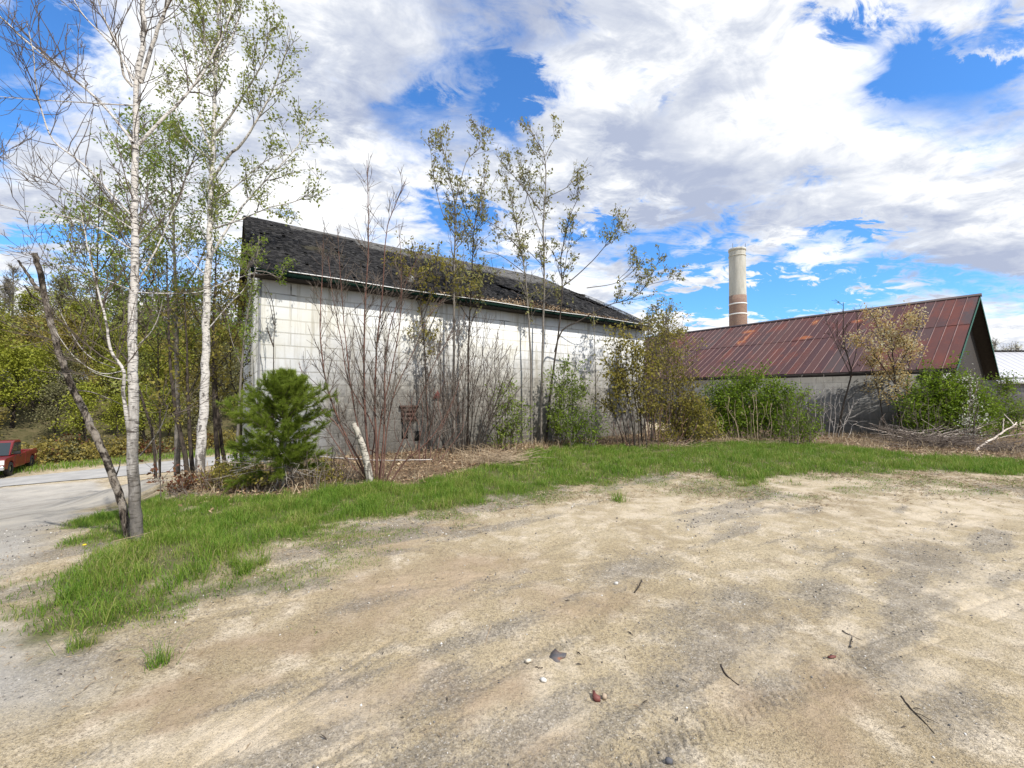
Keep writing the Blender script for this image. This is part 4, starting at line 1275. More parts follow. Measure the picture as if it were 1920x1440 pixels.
plant('dead_tree', 'leaning dead grey trunk broken off at the top beside the birch', 'tree', T2,
      dict(dens=[1.0, 2.5], len=[.30, .12], ang=60, up=.1, start=.35, rmin=.0022), M['snag'], M['twig'], seed=12, sway=.3)
T3 = [([(375, 886), (378, 820), (383, 740), (386, 660), (388, 560), (392, 470), (395, 400), (396, 340), (400, 270), (403, 200), (404, 140), (408, 60), (415, -20), (420, -120), (424, -220)], .106, .010, .2),
      ([(397, 336), (428, 292), (451, 272), (486, 218), (517, 155), (536, 97), (545, 60)], .038, .007),
      ([(402, 253), (431, 218), (466, 163), (490, 120), (505, 60), (515, 25)], .030, .007),
      ([(394, 484), (424, 432), (466, 373), (517, 319), (564, 264), (586, 200)], .030, .006),
      ([(395, 430), (450, 412), (505, 389), (560, 375), (598, 345)], .020, .005),
      ([(399, 290), (376, 220), (371, 155), (362, 60), (355, -40)], .030, .006),
      ([(406, 120), (440, 60), (455, 0), (470, -60)], .024, .006), ([(404, 150), (385, 80), (380, 10)], .020, .005),
      ([(388, 620), (430, 570), (462, 535), (475, 480)], .014, .004), ([(391, 520), (350, 480), (330, 440), (300, 420)], .016, .004),
      ([(398, 300), (350, 260), (330, 210), (320, 150)], .022, .005), ([(395, 380), (440, 350), (500, 300), (540, 290)], .02, .005)]
plant('birch_tree', 'white barked tree with small spring leaves, right of the bare birch', 'tree', T3,
      dict(dens=[4.4, 4.6], len=[1.3, .5], ang=45, up=.18, upc=.06, wig=.13, start=.34, rmin=.0062, leaf_from=1, leaf_dens=8.5, leaf=.072, per=3, droop=.35, spread=.06),
      M['aspen'], M['grey_bark'], M['lf_spring'], seed=13, sway=1.0, Y=9.8)
T4 = [([(332, 892), (333, 800), (332, 700), (330, 560), (326, 450), (322, 350), (318, 260), (320, 215)], .075, .012),
      ([(331, 600), (290, 540), (250, 480), (215, 420), (180, 380)], .030, .006, -1.2), ([(330, 560), (370, 500), (400, 420), (410, 360)], .028, .006, 1.0),
      ([(328, 480), (290, 400), (260, 330), (235, 280)], .028, .006, 1.2), ([(324, 400), (350, 330), (370, 280), (378, 250)], .024, .006, -1.0),
      ([(330, 640), (280, 600), (220, 540), (170, 470)], .024, .005, 1.0), ([(322, 340), (295, 280), (280, 225)], .020, .005),
      ([(331, 620), (370, 580), (420, 540), (440, 500)], .020, .005), ([(326, 450), (230, 420), (150, 430), (110, 400)], .018, .004, .4)]
plant('young_tree', 'leafy green tree behind and between the two white birches', 'tree', T4,
      dict(dens=[4.0, 4.2], len=[1.7, .65], ang=52, up=.15, wig=.12, start=.30, rmin=.008, leaf_from=1, leaf_dens=9.0, leaf=.10, per=3, spread=.12, rs=1.1),
      M['grey_bark'], M['grey_bark'], M['lf_green'], seed=14, Y=12.5, sway=1.0)
T5 = [([(352, 893), (344, 840), (333, 790), (325, 740), (318, 660), (314, 560), (312, 470)], .055, .01), ([(362, 890), (356, 820), (352, 740), (350, 640), (345, 540)], .05, .01, .4, .1, True),
      ([(335, 800), (300, 740), (280, 690)], .016, .004), ([(352, 740), (380, 690), (400, 640)], .016, .004)]
plant('young_tree', 'dark thin double trunk just left of the second white birch', 'tree', T5,
      dict(dens=[3.5, 4], len=[1.0, .45], up=.15, start=.25, rmin=.006, rs=1.05, leaf_from=1, leaf_dens=4, leaf=.09, per=3, spread=.07), M['dark_bark'], M['dark_bark'], M['lf_olive'], seed=15, sway=.6, Y=10.2)
T6 = [([(409, 862), (404, 800), (401, 740), (400, 660), (402, 560), (406, 470)], .06, .012), ([(424, 868), (414, 820), (408, 770), (404, 700), (396, 600)], .05, .012, .4, .1, True),
      ([(402, 700), (430, 660), (450, 610), (460, 560)], .02, .004), ([(401, 640), (370, 600), (350, 560)], .016, .004)]
plant('young_tree', 'dark leaning twin trunks between the white birch and the building', 'tree', T6,
      dict(dens=[3.8, 4], len=[1.1, .45], up=.12, start=.3, rmin=.006, rs=1.05, leaf_from=1, leaf_dens=5, leaf=.09, per=3, spread=.08), M['dark_bark'], M['dark_bark'], M['lf_olive'], seed=16, sway=.7, Y=10.8)
T7 = [([(440, 872), (446, 800), (452, 700), (462, 600), (478, 510), (483, 470), (486, 440)], .028, .006), ([(478, 515), (455, 505), (440, 490)], .010, .003), ([(479, 508), (500, 510), (525, 520), (532, 500)], .011, .003),
      ([(480, 500), (470, 480), (458, 470)], .009, .003), ([(455, 690), (435, 640), (425, 590)], .011, .003)]
plant('young_tree', 'slim yellow green sapling brushing the left roof corner', 'tree', T7,
      dict(dens=[7, 6], len=[.5, .24], up=.1, start=.45, rmin=.005, rs=1.2, leaf_from=1, leaf_dens=16, leaf=.06, per=3, spread=.05), M['grey_bark'], M['grey_bark'], M['lf_green'], seed=17, Y=9.3, sway=.3)
for k_, (bx, by, tx, tw, ty, lab, sd_) in enumerate([(300, 898, 296, 85, 430, 'olive leaved young tree behind the first birch', 31), (452, 866, 432, 50, 520, 'golden leaved young tree close to the gable corner', 32),
                                                     (292, 905, 185, 105, 300, 'young tree with sparse spring leaves left of the first birch', 33)]):
    lm = [([(bx, by), (bx * .92 + tx * .08, by - 100), (bx * .5 + tx * .5, by * .62 + ty * .38), (tx, (by + ty) / 2), (tx + 3, ty)], .035, .007)] + \
         [([(tx, (by + ty) / 2 + 30 * q_), (tx + sx * tw * .6, (by + ty) / 2 + 30 * q_ - 50), (tx + sx * tw, (by + ty) / 2 + 30 * q_ - 110)], .014, .004) for q_, sx in ((2, -1), (1, 1), (0, -.8), (-1, .9), (-2, -.6), (-3, .5))]
    plant('young_tree', lab, 'tree', lm, dict(dens=[4.4, 4.2], len=[1.2, .5], start=.2, rmin=.007, rs=1.0, leaf_from=1, leaf_dens=4.5, leaf=.09, per=3, spread=.10), M['dark_bark'], M['dark_bark'],
          [M['lf_spring'], M['lf_olive'], M['lf_spring']][k_], seed=sd_, Y=[13.5, 12.0, 10.5][k_], sway=.9)
# small maple seedling with red leaves
plant('maple_seedling', 'small seedling with drooping russet leaves right of the birch foot', 'sapling',
      [([(303, 948), (300, 900), (296, 860), (290, 830), (287, 800)], .010, .004), ([(300, 905), (285, 880), (272, 868)], .004, .002), ([(300, 905), (320, 880), (335, 866)], .004, .002), ([(299, 885), (285, 895), (276, 905)], .004, .002), ([(296, 862), (312, 852), (325, 850)], .004, .002)],
      dict(dens=[4, 0], levels=1, len=[.2, .1], rmin=.0015, leaf_from=1, leaf_dens=10, leaf=.075, per=2, droop=.9, spread=.03), M['twig'], M['twig'], M['lf_red'], seed=18, part='stem', foliage='leaves')
plant('golden_shrub', 'knee high shrub with golden green leaves at the foot of the dark trunks', 'shrub', fan((415, 915), 9, (385, 450, 858, 905), .008, 19),
      dict(dens=[6, 5], len=[.3, .15], rmin=.002, leaf_from=0, leaf_dens=26, leaf=.055, per=3, spread=.05), M['twig'], M['twig'], M['lf_olive'], seed=19, part='stem', foliage='leaves')

for k_, (bx, by, x0, x1, yt, lab, mt, lf) in enumerate([
        (350, 928, 310, 400, 880, 'low rust brown leafy shrub right of the birch foot', 'twig', 'lf_red'),
        (470, 918, 430, 520, 868, 'low olive shrub before the left corner of the building', 'twig', 'lf_olive'),
        (600, 912, 570, 645, 850, 'low golden shrub between the pine and the red stems', 'twig', 'lf_olive'),
        (450, 892, 425, 482, 835, 'dark green shrub against the gable corner left of the pine', 'dark_bark', 'lf_bush')]):
    plant('low_shrub', lab, 'shrub', fan((bx, by), 11, (x0, x1, yt, by - 14), .007, 90 + k_, .3, 20), dict(dens=[6, 5], len=[.28, .14], rmin=.0035, start=.05, leaf_from=0, leaf_dens=20, leaf=.06, per=2, spread=.05),
          M[mt], M[mt], M[lf], seed=90 + k_, part='stem', foliage='leaves')

# --- pine
def pine():
    b = G(531, 914); Y0 = b[1]; rng = np.random.RandomState(5)
    top = P(535, 704, Y0); hgt = top[2] - b[2]
    root = empty('pine_tree', tuple(b)); tag(root, 'young green pine beside the left corner of the building', 'tree')
    tr = MB(); br = MB(); dead = MB()
    tp = np.array([[0.02 * math.sin(z * 3), 0, z] for z in np.linspace(-.05, hgt, 14)])
    tr.tube(tp, np.linspace(.034, .006, 14), 8); tr.build('trunk', M['grey_bark'], root, True)
    tuft_p, tuft_d = [], []
    for hz in np.linspace(.17, .96, 15):
        z = hgt * hz
        nb = 8
        for k_ in range(nb):
            a = rng.uniform(0, 2 * np.pi)
            L = .90 * min(1.0, max(.05, (1.05 - hz) / .50)) ** .85 * rng.uniform(.62, 1.12) * (1 if hz > .36 else .8)
            if hz > .9: L = .13
            el = R(-14 + 62 * hz + rng.randn() * 8)
            d = np.array([math.cos(a) * math.cos(el), math.sin(a) * math.cos(el), math.sin(el)])
            q_ = [np.array([0, 0, z])]
            for _ in range(6):
                d = d + rng.randn(3) * .07 + np.array([0, 0, .05]); d /= np.linalg.norm(d); q_.append(q_[-1] + d * L / 6)
            q_ = np.array(q_); br.tube(q_, np.linspace(.011, .003, 7), 4)
            for t in np.linspace(.26, 1, 8):
                i_ = t * 6; p = q_[int(min(5, i_))] + (q_[int(min(5, i_)) + 1] - q_[int(min(5, i_))]) * (i_ - int(min(5, i_)))
                for _ in range(3 if t < .9 else 2):
                    dd = d + rng.randn(3) * .5 + np.array([0, 0, .25]); dd /= np.linalg.norm(dd)
                    e = p + dd * rng.uniform(.05, .17) * (L + .3)
                    br.tube([p, e], [.003, .002], 3)
                    tuft_p.append(e); tuft_d.append(dd)
    tuft_p.append(np.array([0, 0, hgt])); tuft_d.append(np.array([0, 0, 1.0]))
    br.build('bough_sprays', M['twig'], root, True)
    tp_, td_ = np.array(tuft_p), np.array(tuft_d)
    per = 64
    p = np.repeat(tp_, per, 0); d = np.repeat(td_, per, 0); n = len(p)
    p = p - d * rng.uniform(0, .09, (n, 1)) + rng.randn(n, 3) * .003
    a = d * 1.0 + rng.randn(n, 3) * .42; a /= np.linalg.norm(a, axis=1, keepdims=True)
    sd_ = np.cross(a, rng.randn(n, 3)); sd_ /= np.linalg.norm(sd_, axis=1, keepdims=True)
    L = rng.uniform(.06, .115, (n, 1)); W = .0022
    e = p + a * L; e[:, 2] -= L[:, 0] * .12
    V = np.stack([p - sd_ * W, p + sd_ * W, e], 1).reshape(-1, 3)
    mesh_obj('crown', V, np.arange(3 * n).reshape(-1, 3), M['needle'], root)
    for k_ in range(26):     # dead lower branches, pale
        a = rng.uniform(0, 2 * np.pi); z = hgt * rng.uniform(.10, .30); L = rng.uniform(.4, .85)
        d = np.array([math.cos(a), math.sin(a), rng.uniform(-.25, .12)]); q_ = [np.array([0, 0, z])]
        for _ in range(6):
            d = d + rng.randn(3) * .14 + np.array([0, 0, -.03]); d /= np.linalg.norm(d); q_.append(q_[-1] + d * L / 6)
            if rng.rand() < .7:
                s_ = d + rng.randn(3) * .6; dead.tube([q_[-1], q_[-1] + s_ * .12, q_[-1] + s_ * .2 + (0, 0, .02)], [.0026, .002, .0015], 3)
        dead.tube(q_, np.linspace(.006, .002, 7), 4)
    dead.build('dead_sprays', M['pale_twig'], root, True)
pine()

# --- in front of the long wall
plant('birch_stump', 'short leaning birch stub broken off, in the middle of the red stemmed clump', 'stump', [([(694, 908), (690, 880), (683, 850), (676, 825), (669, 806), (663, 795)], .073, .047, 0.05)],
      dict(levels=0, dens=[0, 0]), M['birch_low'], M['twig'], seed=20)
RS = [([(694, 905), (672, 860), (650, 820), (630, 775), (612, 720), (603, 660), (600, 600), (604, 520), (606, 445)], .016, .003), ([(690, 903), (660, 850), (635, 800), (600, 765), (575, 720), (560, 680)], .012, .003),
      ([(698, 905), (690, 840), (684, 760), (683, 633), (686, 550), (691, 452), (690, 370), (688, 300)], .019, .004), ([(705, 905), (706, 840), (703, 760), (706, 660), (716, 560), (724, 440), (735, 400), (760, 340)], .017, .004),
      ([(712, 902), (718, 840), (722, 760), (722, 680), (735, 600), (765, 520), (790, 470)], .015, .003), ([(718, 905), (721, 850), (728, 790), (742, 730), (775, 660), (800, 600), (830, 560)], .012, .003),
      ([(722, 908), (745, 850), (770, 790), (795, 730), (815, 680), (850, 620)], .012, .003), ([(728, 910), (760, 865), (800, 830), (830, 790), (855, 735), (870, 680)], .012, .003),
      ([(700, 906), (697, 860), (700, 800), (655, 720), (640, 640), (625, 560), (615, 480)], .012, .003), ([(690, 905), (650, 860), (610, 800), (585, 760)], .010, .003),
      ([(706, 904), (712, 800), (735, 690), (750, 600), (752, 500), (748, 420)], .013, .003), ([(694, 904), (675, 820), (660, 740), (648, 640), (640, 540), (632, 430)], .012, .003),
      ([(709, 905), (712, 860), (690, 840), (665, 815), (640, 790)], .010, .004)]
plant('birch_saplings', 'clump of thin red brown birch stems before the white wall, left part', 'saplings', RS,
      dict(dens=[6.5, 6.5], len=[.95, .30], ang=36, up=.22, upc=.05, wig=.09, start=.22, rmin=.0042, leaf_from=9, rs=1.35), M['red_stem'], M['twig'], seed=21, part='stem', sway=.5)
plant('dead_vine', 'dead dark vine climbing the left end of the white wall', 'vine', [([(512, 800), (512, 740), (513, 690), (513, 650), (515, 600), (510, 565), (500, 540), (488, 527)], .016, .006), ([(513, 650), (509, 640), (504, 625), (500, 614)], .018, .012), ([(514, 610), (506, 570), (496, 548)], .010, .004)],
      dict(dens=[1.2, 0], levels=1, len=[.3, .1], rmin=.003), M['dark_bark'], M['twig'], seed=22, Y=10.0, part='stem', sway=.05)
plant('bare_shrub', 'wide bare grey shrub of many thin stems against the middle of the wall', 'shrub', fan((872, 846), 20, (770, 985, 560, 720), .013, 23, .35, 34),
      dict(dens=[4.4, 4.6], len=[1.1, .4], ang=36, up=.18, start=.2, rmin=.005, leaf_from=9, rs=1.3), M['dark_bark'], M['twig'], seed=23, part='stem', sway=.6)
plant('bare_shrub', 'low bare shrub between the red stemmed clump and the brush heap', 'shrub', fan((795, 868), 12, (730, 880, 690, 800), .008, 24, .35, 26),
      dict(dens=[5.5, 5.5], len=[.6, .24], ang=38, up=.12, start=.2, rmin=.0045, leaf_from=9, rs=1.4), M['red_stem'], M['twig'], seed=24, part='stem')
S1 = [([(851, 832), (851, 760), (851, 625), (852, 483), (853, 389), (841, 323), (830, 280), (822, 245)], .034, .007), ([(853, 385), (874, 304), (896, 280), (900, 250)], .012, .004), ([(853, 440), (830, 400), (815, 340), (806, 270)], .010, .004), ([(852, 470), (885, 430), (905, 380), (908, 330)], .010, .004)]
MAP = dict(dens=[4.6, 4.2], len=[1.25, .5], ang=42, up=.22, upc=.07, wig=.11, start=.42, rmin=.0062, leaf_from=1, leaf_dens=3.5, leaf=.105, per=3, droop=.8, spread=.05, rs=1.45)
plant('maple_sapling', 'slim straight sapling with small drooping leaves above the roof, left of its twin', 'sapling', S1, MAP, M['grey_bark'], M['grey_bark'], M['lf_maple'], seed=25, sway=.5)
S2 = [([(877, 836), (878, 760), (879, 625), (886, 493), (889, 427), (903, 360), (912, 320)], .026, .006), ([(889, 430), (870, 390), (862, 340)], .009, .003), ([(880, 600), (840, 540), (800, 500), (775, 470)], .012, .003), ([(880, 620), (900, 560), (925, 520)], .010, .003)]
plant('maple_sapling', 'shorter thin sapling standing close right of the straight one', 'sapling', S2, MAP, M['dark_bark'], M['dark_bark'], M['lf_maple'], seed=26, sway=.5)
S3 = [([(806, 842), (800, 760), (796, 660), (788, 560), (780, 490), (772, 455)], .022, .006), ([(796, 640), (830, 560), (850, 520), (862, 500)], .012, .003), ([(790, 580), (760, 520), (745, 480)], .010, .003), ([(793, 600), (815, 530), (820, 480)], .010, .003)]
plant('olive_sapling', 'sapling with olive leaves before the lower edge of the black roof', 'sapling', S3,
      dict(MAP, dens=[4, 4], leaf_dens=6, leaf=.095), M['dark_bark'], M['twig'], M['lf_olive'], seed=27, sway=.6)
S4 = [([(997, 832), (996, 740), (995, 672), (990, 578), (983, 502), (976, 464), (966, 412), (955, 365), (946, 330)], .032, .007), ([(976, 470), (940, 430), (905, 410), (890, 380)], .013, .003), ([(984, 512), (940, 480), (905, 470), (880, 452)], .011, .003), ([(966, 415), (985, 380), (992, 340)], .010, .003)]
plant('maple_sapling', 'bare looking sapling, left stem of the tall three before the wall', 'sapling', S4, MAP, M['grey_bark'], M['grey_bark'], M['lf_maple'], seed=28, sway=.8)
S5 = [([(1014, 828), (1015, 780), (1016, 720), (1018, 625), (1021, 502), (1018, 427), (1023, 356), (1021, 294), (1005, 262), (988, 228)], .036, .007), ([(1021, 295), (1034, 270), (1047, 252)], .010, .003), ([(1014, 395), (969, 337), (945, 310), (929, 288)], .016, .004), ([(1024, 370), (1063, 351), (1076, 330), (1087, 313)], .012, .003),
      ([(1019, 450), (1000, 400), (985, 350), (975, 300)], .012, .003), ([(1020, 500), (990, 470), (965, 450), (940, 440)], .010, .003)]
plant('maple_sapling', 'tallest sapling before the wall, its tip far above the roof', 'sapling', S5, MAP, M['grey_bark'], M['grey_bark'], M['lf_maple'], seed=29, sway=.8)
S6 = [([(1024, 828), (1030, 760), (1037, 696), (1047, 625), (1054, 545), (1052, 483), (1068, 408), (1082, 375), (1086, 350)], .030, .006), ([(1040, 660), (1054, 620), (1087, 601), (1139, 573), (1186, 559), (1210, 535), (1233, 493), (1245, 474)], .020, .004), ([(1210, 535), (1240, 528), (1276, 521)], .007, .003),
      ([(1054, 538), (1082, 516), (1120, 479), (1153, 436), (1181, 389)], .014, .004), ([(1100, 540), (1150, 532), (1180, 515), (1200, 490)], .010, .003), ([(1165, 562), (1164, 540), (1160, 525), (1180, 505), (1196, 480)], .008, .003), ([(1056, 520), (1064, 470), (1070, 430)], .010, .003)]
plant('maple_sapling', 'sapling with long limbs reaching right past the roof end', 'sapling', S6, dict(MAP, dens=[3.6, 3.8], leaf_dens=4.5, start=.5), M['dark_bark'], M['dark_bark'], M['lf_maple'], seed=30, sway=.8)
BUSH = dict(dens=[6, 5], len=[.65, .30], ang=50, up=.15, start=.04, rmin=.006, leaf_start=.1, leaf_from=1, leaf_dens=14, leaf=.09, per=3, droop=.5, spread=.09, rs=1.3)
plant('leafy_sapling', 'low bright green leafy sapling right of the tall saplings', 'sapling', fan((1052, 832), 7, (1030, 1105, 640, 730), .012, 41, .2, 16), BUSH, M['grey_bark'], M['grey_bark'], M['lf_green'], seed=41, part='stem', foliage='leaves')
plant('leafy_bush', 'low round green bush at the foot of the wall right of the saplings', 'bush', fan((1090, 832), 12, (1050, 1135, 755, 800), .009, 42, .2, 22), dict(BUSH, leaf_from=0, leaf_dens=8, leaf=.07), M['grey_bark'], M['grey_bark'], M['lf_bush'], seed=42, part='stem', foliage='leaves')
plant('leafy_sapling', 'very thin straight sapling with few leaves before the right part of the wall', 'sapling', [([(1118, 834), (1117, 760), (1116, 690), (1114, 620), (1112, 575)], .016, .006), ([(1117, 720), (1130, 690), (1140, 660)], .006, .002)],
      dict(BUSH, dens=[3, 2], len=[.3, .15], leaf_dens=7, start=.2), M['grey_bark'], M['grey_bark'], M['lf_maple'], seed=43, part='stem', foliage='leaves')
plant('leafy_sapling', 'spreading leafy saplings covering the right end of the wall', 'sapling', fan((1195, 832), 10, (1120, 1225, 590, 700), .016, 44, .25, 26), dict(BUSH, dens=[4.2, 4], len=[.9, .4], leaf_dens=6, leaf=.11, start=.25, droop=.9), M['dark_bark'], M['dark_bark'], M['lf_olive'], seed=44, part='stem', foliage='leaves', sway=.6)
plant('tall_shrub', 'tall olive shrub hiding the gap between the two buildings', 'shrub', fan((1250, 834), 17, (1185, 1312, 560, 680), .015, 45, .15, 40),
      dict(BUSH, dens=[4.2, 4], len=[1.0, .5], leaf_dens=3.7, leaf=.095, start=.12, droop=.8), M['twig'], M['twig'], M['lf_olive'], seed=45, part='stem', foliage='leaves', sway=.8)
plant('tall_shrub', 'upright leafy shoots rising against the sky at the roof end', 'shrub', fan((1232, 826), 6, (1205, 1285, 548, 600), .014, 46, .1, 14),
      dict(BUSH, dens=[4.6, 4], len=[.8, .36], leaf_dens=6, leaf=.11, start=.5, droop=.8), M['twig'], M['twig'], M['lf_maple'], seed=46, part='stem', foliage='leaves', sway=.5)
plant('leafy_bush', 'olive bush below the left end of the rusty roof', 'bush', fan((1290, 828), 14, (1255, 1345, 720, 790), .011, 47, .25, 34), dict(BUSH, leaf_from=0, leaf_dens=9, leaf=.09), M['twig'], M['twig'], M['lf_olive'], seed=47, part='stem', foliage='leaves')
plant('leafy_bush', 'broad bright green bush before the grey shed wall, left of its middle', 'bush', fan((1400, 826), 26, (1272, 1515, 686, 790), .012, 48, .35, 80),
      dict(BUSH, dens=[6.5, 5.5], len=[.95, .42], leaf_from=1, leaf_dens=15, leaf=.095, per=3, droop=.2, spread=.12), M['twig'], M['twig'], M['lf_bush'], seed=48, part='stem', foliage='leaves', sway=.8)
plant('leafy_bush', 'smaller green bush on the right flank of the broad green one', 'bush', fan((1500, 826), 14, (1455, 1545, 725, 800), .010, 49, .3, 30),
      dict(BUSH, dens=[4.5, 4.5], len=[.75, .36], leaf_dens=6, leaf=.08, droop=.2), M['twig'], M['twig'], M['lf_bush'], seed=49, part='stem', foliage='leaves')
plant('bare_shrub', 'arching pale dry stems in front of the grey shed wall', 'shrub', fan((1530, 826), 17, (1440, 1620, 690, 790), .009, 50, .5, 60), dict(dens=[2.6, 3], len=[.6, .25], ang=40, up=.05, upc=-.03, wig=.16, rmin=.0065, rs=1.5), M['pale_twig'], M['pale_twig'], seed=50, part='stem', sway=.6)
plant('bare_tree', 'thin dark bare tree standing before the middle of the rusty roof', 'tree', [([(1573, 820), (1577, 780), (1586, 740), (1596, 702), (1590, 670), (1582, 640), (1581, 567)], .026, .006), ([(1596, 705), (1575, 660), (1560, 625), (1548, 600)], .010, .003), ([(1594, 700), (1605, 660), (1608, 620), (1606, 580)], .010, .003), ([(1590, 660), (1572, 640), (1570, 600)], .008, .003), ([(1580, 770), (1600, 740), (1630, 720)], .008, .003)],
      dict(dens=[4.4, 4.4], len=[.8, .3], ang=42, up=.2, start=.4, rmin=.0065, leaf_from=2, leaf_dens=2, leaf=.08, rs=1.7), M['dark_bark'], M['dark_bark'], M['lf_red'], seed=51, sway=.5)
plant('blossom_tree', 'small tree with orange and cream blossom before the rusty roof', 'tree', [([(1688, 806), (1684, 770), (1680, 730), (1676, 690), (1672, 650), (1670, 600)], .036, .008), ([(1678, 720), (1650, 680), (1625, 650), (1605, 635)], .018, .004), ([(1677, 700), (1700, 660), (1715, 630), (1722, 605)], .018, .004), ([(1676, 690), (1655, 640), (1640, 600), (1632, 588)], .016, .004),
      ([(1673, 660), (1690, 620), (1698, 590)], .014, .004), ([(1660, 790), (1650, 750), (1638, 700), (1625, 670)], .02, .005, .2, .1, True), ([(1706, 800), (1702, 740), (1704, 690), (1712, 650)], .02, .005, .2, .1, True)],
      dict(dens=[6, 6], len=[.9, .4], ang=45, up=.2, start=.40, rmin=.0062, leaf_from=1, leaf_dens=13, leaf=.085, per=3, droop=.1, spread=.12, rs=1.3), M['dark_bark'], M['dark_bark'], M['lf_blossom'], seed=52, sway=.7)
plant('leafy_bush', 'tall green bush covering the right corner of the shed', 'bush', fan((1775, 820), 20, (1698, 1868, 674, 775), .014, 53, .25, 44), dict(BUSH, dens=[6.5, 5.5], len=[1.0, .45], leaf_dens=14, leaf=.095, droop=.2, spread=.12), M['twig'], M['twig'], M['lf_bush'], seed=53, part='stem', foliage='leaves', sway=.9)
plant('leafy_bush', 'green bush at the right edge of the photograph', 'bush', fan((1870, 826), 12, (1830, 1935, 700, 790), .012, 54, .3, 34), dict(BUSH, leaf_dens=9, leaf=.085, droop=.3, len=[.85, .4]), M['twig'], M['twig'], M['lf_bush'], seed=54, part='stem', foliage='leaves', sway=.6)
plant('white_blossom_shrub', 'slim shrub with white blossom at the shed corner', 'shrub', fan((1818, 806), 5, (1806, 1842, 690, 750), .010, 55, .2, 8), dict(BUSH, dens=[4, 4], len=[.4, .2], leaf_from=1, leaf_dens=9, leaf=.055, droop=.1), M['twig'], M['twig'], M['lf_white'], seed=55, part='stem', foliage='blossom', Y=13.6)
plant('bare_shrub', 'tangle of bare brown stems behind the brush heap', 'shrub', fan((1740, 826), 22, (1640, 1850, 740, 805), .008, 56, .4, 90), dict(dens=[3, 3], len=[.4, .2], wig=.18, rmin=.006, rs=1.5), M['twig'], M['twig'], seed=56, part='stem')
plant('bare_shrub', 'bare rusty stems at the foot of the tall olive shrub', 'shrub', fan((1225, 842), 26, (1140, 1330, 745, 815), .006, 57, .4, 70), dict(dens=[2.4, 2], len=[.3, .15], wig=.16, rmin=.006, rs=1.6), M['red_stem'], M['twig'], seed=57, part='stem')
plant('bare_shrub', 'thin bare stems at the foot of the broad green bush', 'shrub', fan((1420, 832), 24, (1300, 1530, 730, 805), .006, 58, .4, 90), dict(dens=[2.4, 2], len=[.3, .15], wig=.2, rmin=.006, rs=1.6), M['tan_stalk'], M['tan_stalk'], seed=58, part='stem')
plant('bare_shrub', 'thin bare brambles around the foot of the pine', 'shrub', fan((590, 912), 20, (500, 680, 820, 895), .004, 59, .5, 70), dict(dens=[4, 3], len=[.25, .12], wig=.2, rmin=.004, rs=2.0), M['twig'], M['twig'], seed=59, part='stem')
plant('bare_shrub', 'dry brambles between the birch foot and the pine', 'shrub', fan((410, 935), 20, (300, 500, 870, 925), .004, 60, .5, 80), dict(dens=[4, 3], len=[.22, .12], wig=.22, rmin=.004, rs=2.0), M['twig'], M['twig'], seed=60, part='stem')
plant('grey_sapling', 'grey green leafy sapling before the dark stain on the wall', 'sapling', fan((950, 838), 8, (920, 990, 690, 780), .010, 61, .25, 18), dict(BUSH, leaf_dens=9, leaf=.085), M['dark_bark'], M['twig'], M['lf_green'], seed=61, part='stem', foliage='leaves')


# --- brush heaps, poles, sticks: dead wood lying about
def stick_tube(mb, p0, p1, r, rng, bend=.08, n=6, forks=0):
    p0, p1 = np.array(p0, float), np.array(p1, float)
    q_ = np.linspace(p0, p1, n); L = np.linalg.norm(p1 - p0)
    q_[1:-1] += rng.randn(n - 2, 3) * bend * L * .5 * np.array([1, 1, .4])
    mb.tube(catmull(q_, 3), np.linspace(r, r * .45, (n - 1) * 3 + 1), 5, True)
    for _ in range(forks):
        t = rng.randint(1, n - 1); d = (p1 - p0) / L + rng.randn(3) * .6; d[2] = abs(d[2]) * .7
        stick_tube(mb, q_[t], q_[t] + d * L * rng.uniform(.15, .4), r * .5, rng, .06, 4, 0)


def heap(name, label, px0, px1, py, n, mat, hgt, seed, lift=.02, rr_=(.004, .012), ln=(.5, 1.5), forks=1):
    rng = np.random.RandomState(seed); mb = MB()
    a, b = G(px0, py), G(px1, py)
    c = (a + b) / 2; W = np.linalg.norm(b - a)
    for _ in range(n):
        t = rng.beta(2, 2); p = a + (b - a) * t
        yaw = rng.normal(0, .45) + math.atan2(b[1] - a[1], b[0] - a[0]) + (math.pi if rng.rand() < .5 else 0)
        L = rng.uniform(*ln)
        z = lift + hgt * rng.rand() * math.sin(t * math.pi)
        p = p + rng.randn(3) * np.array([.1, .28, 0]); p[2] = float(H(p[0], p[1])) + z
        e = p + np.array([math.cos(yaw), math.sin(yaw), rng.uniform(-.05, .4)]) * L
        e[2] = max(e[2], float(H(e[0], e[1])) + .01)
        stick_tube(mb, p - c, e - c, rng.uniform(*rr_), rng, .09, 6, rng.randint(0, forks + 1))
    o = mb.build(name, mat, None, True); o.location = c
    tag(o, label, 'brush heap'); return o


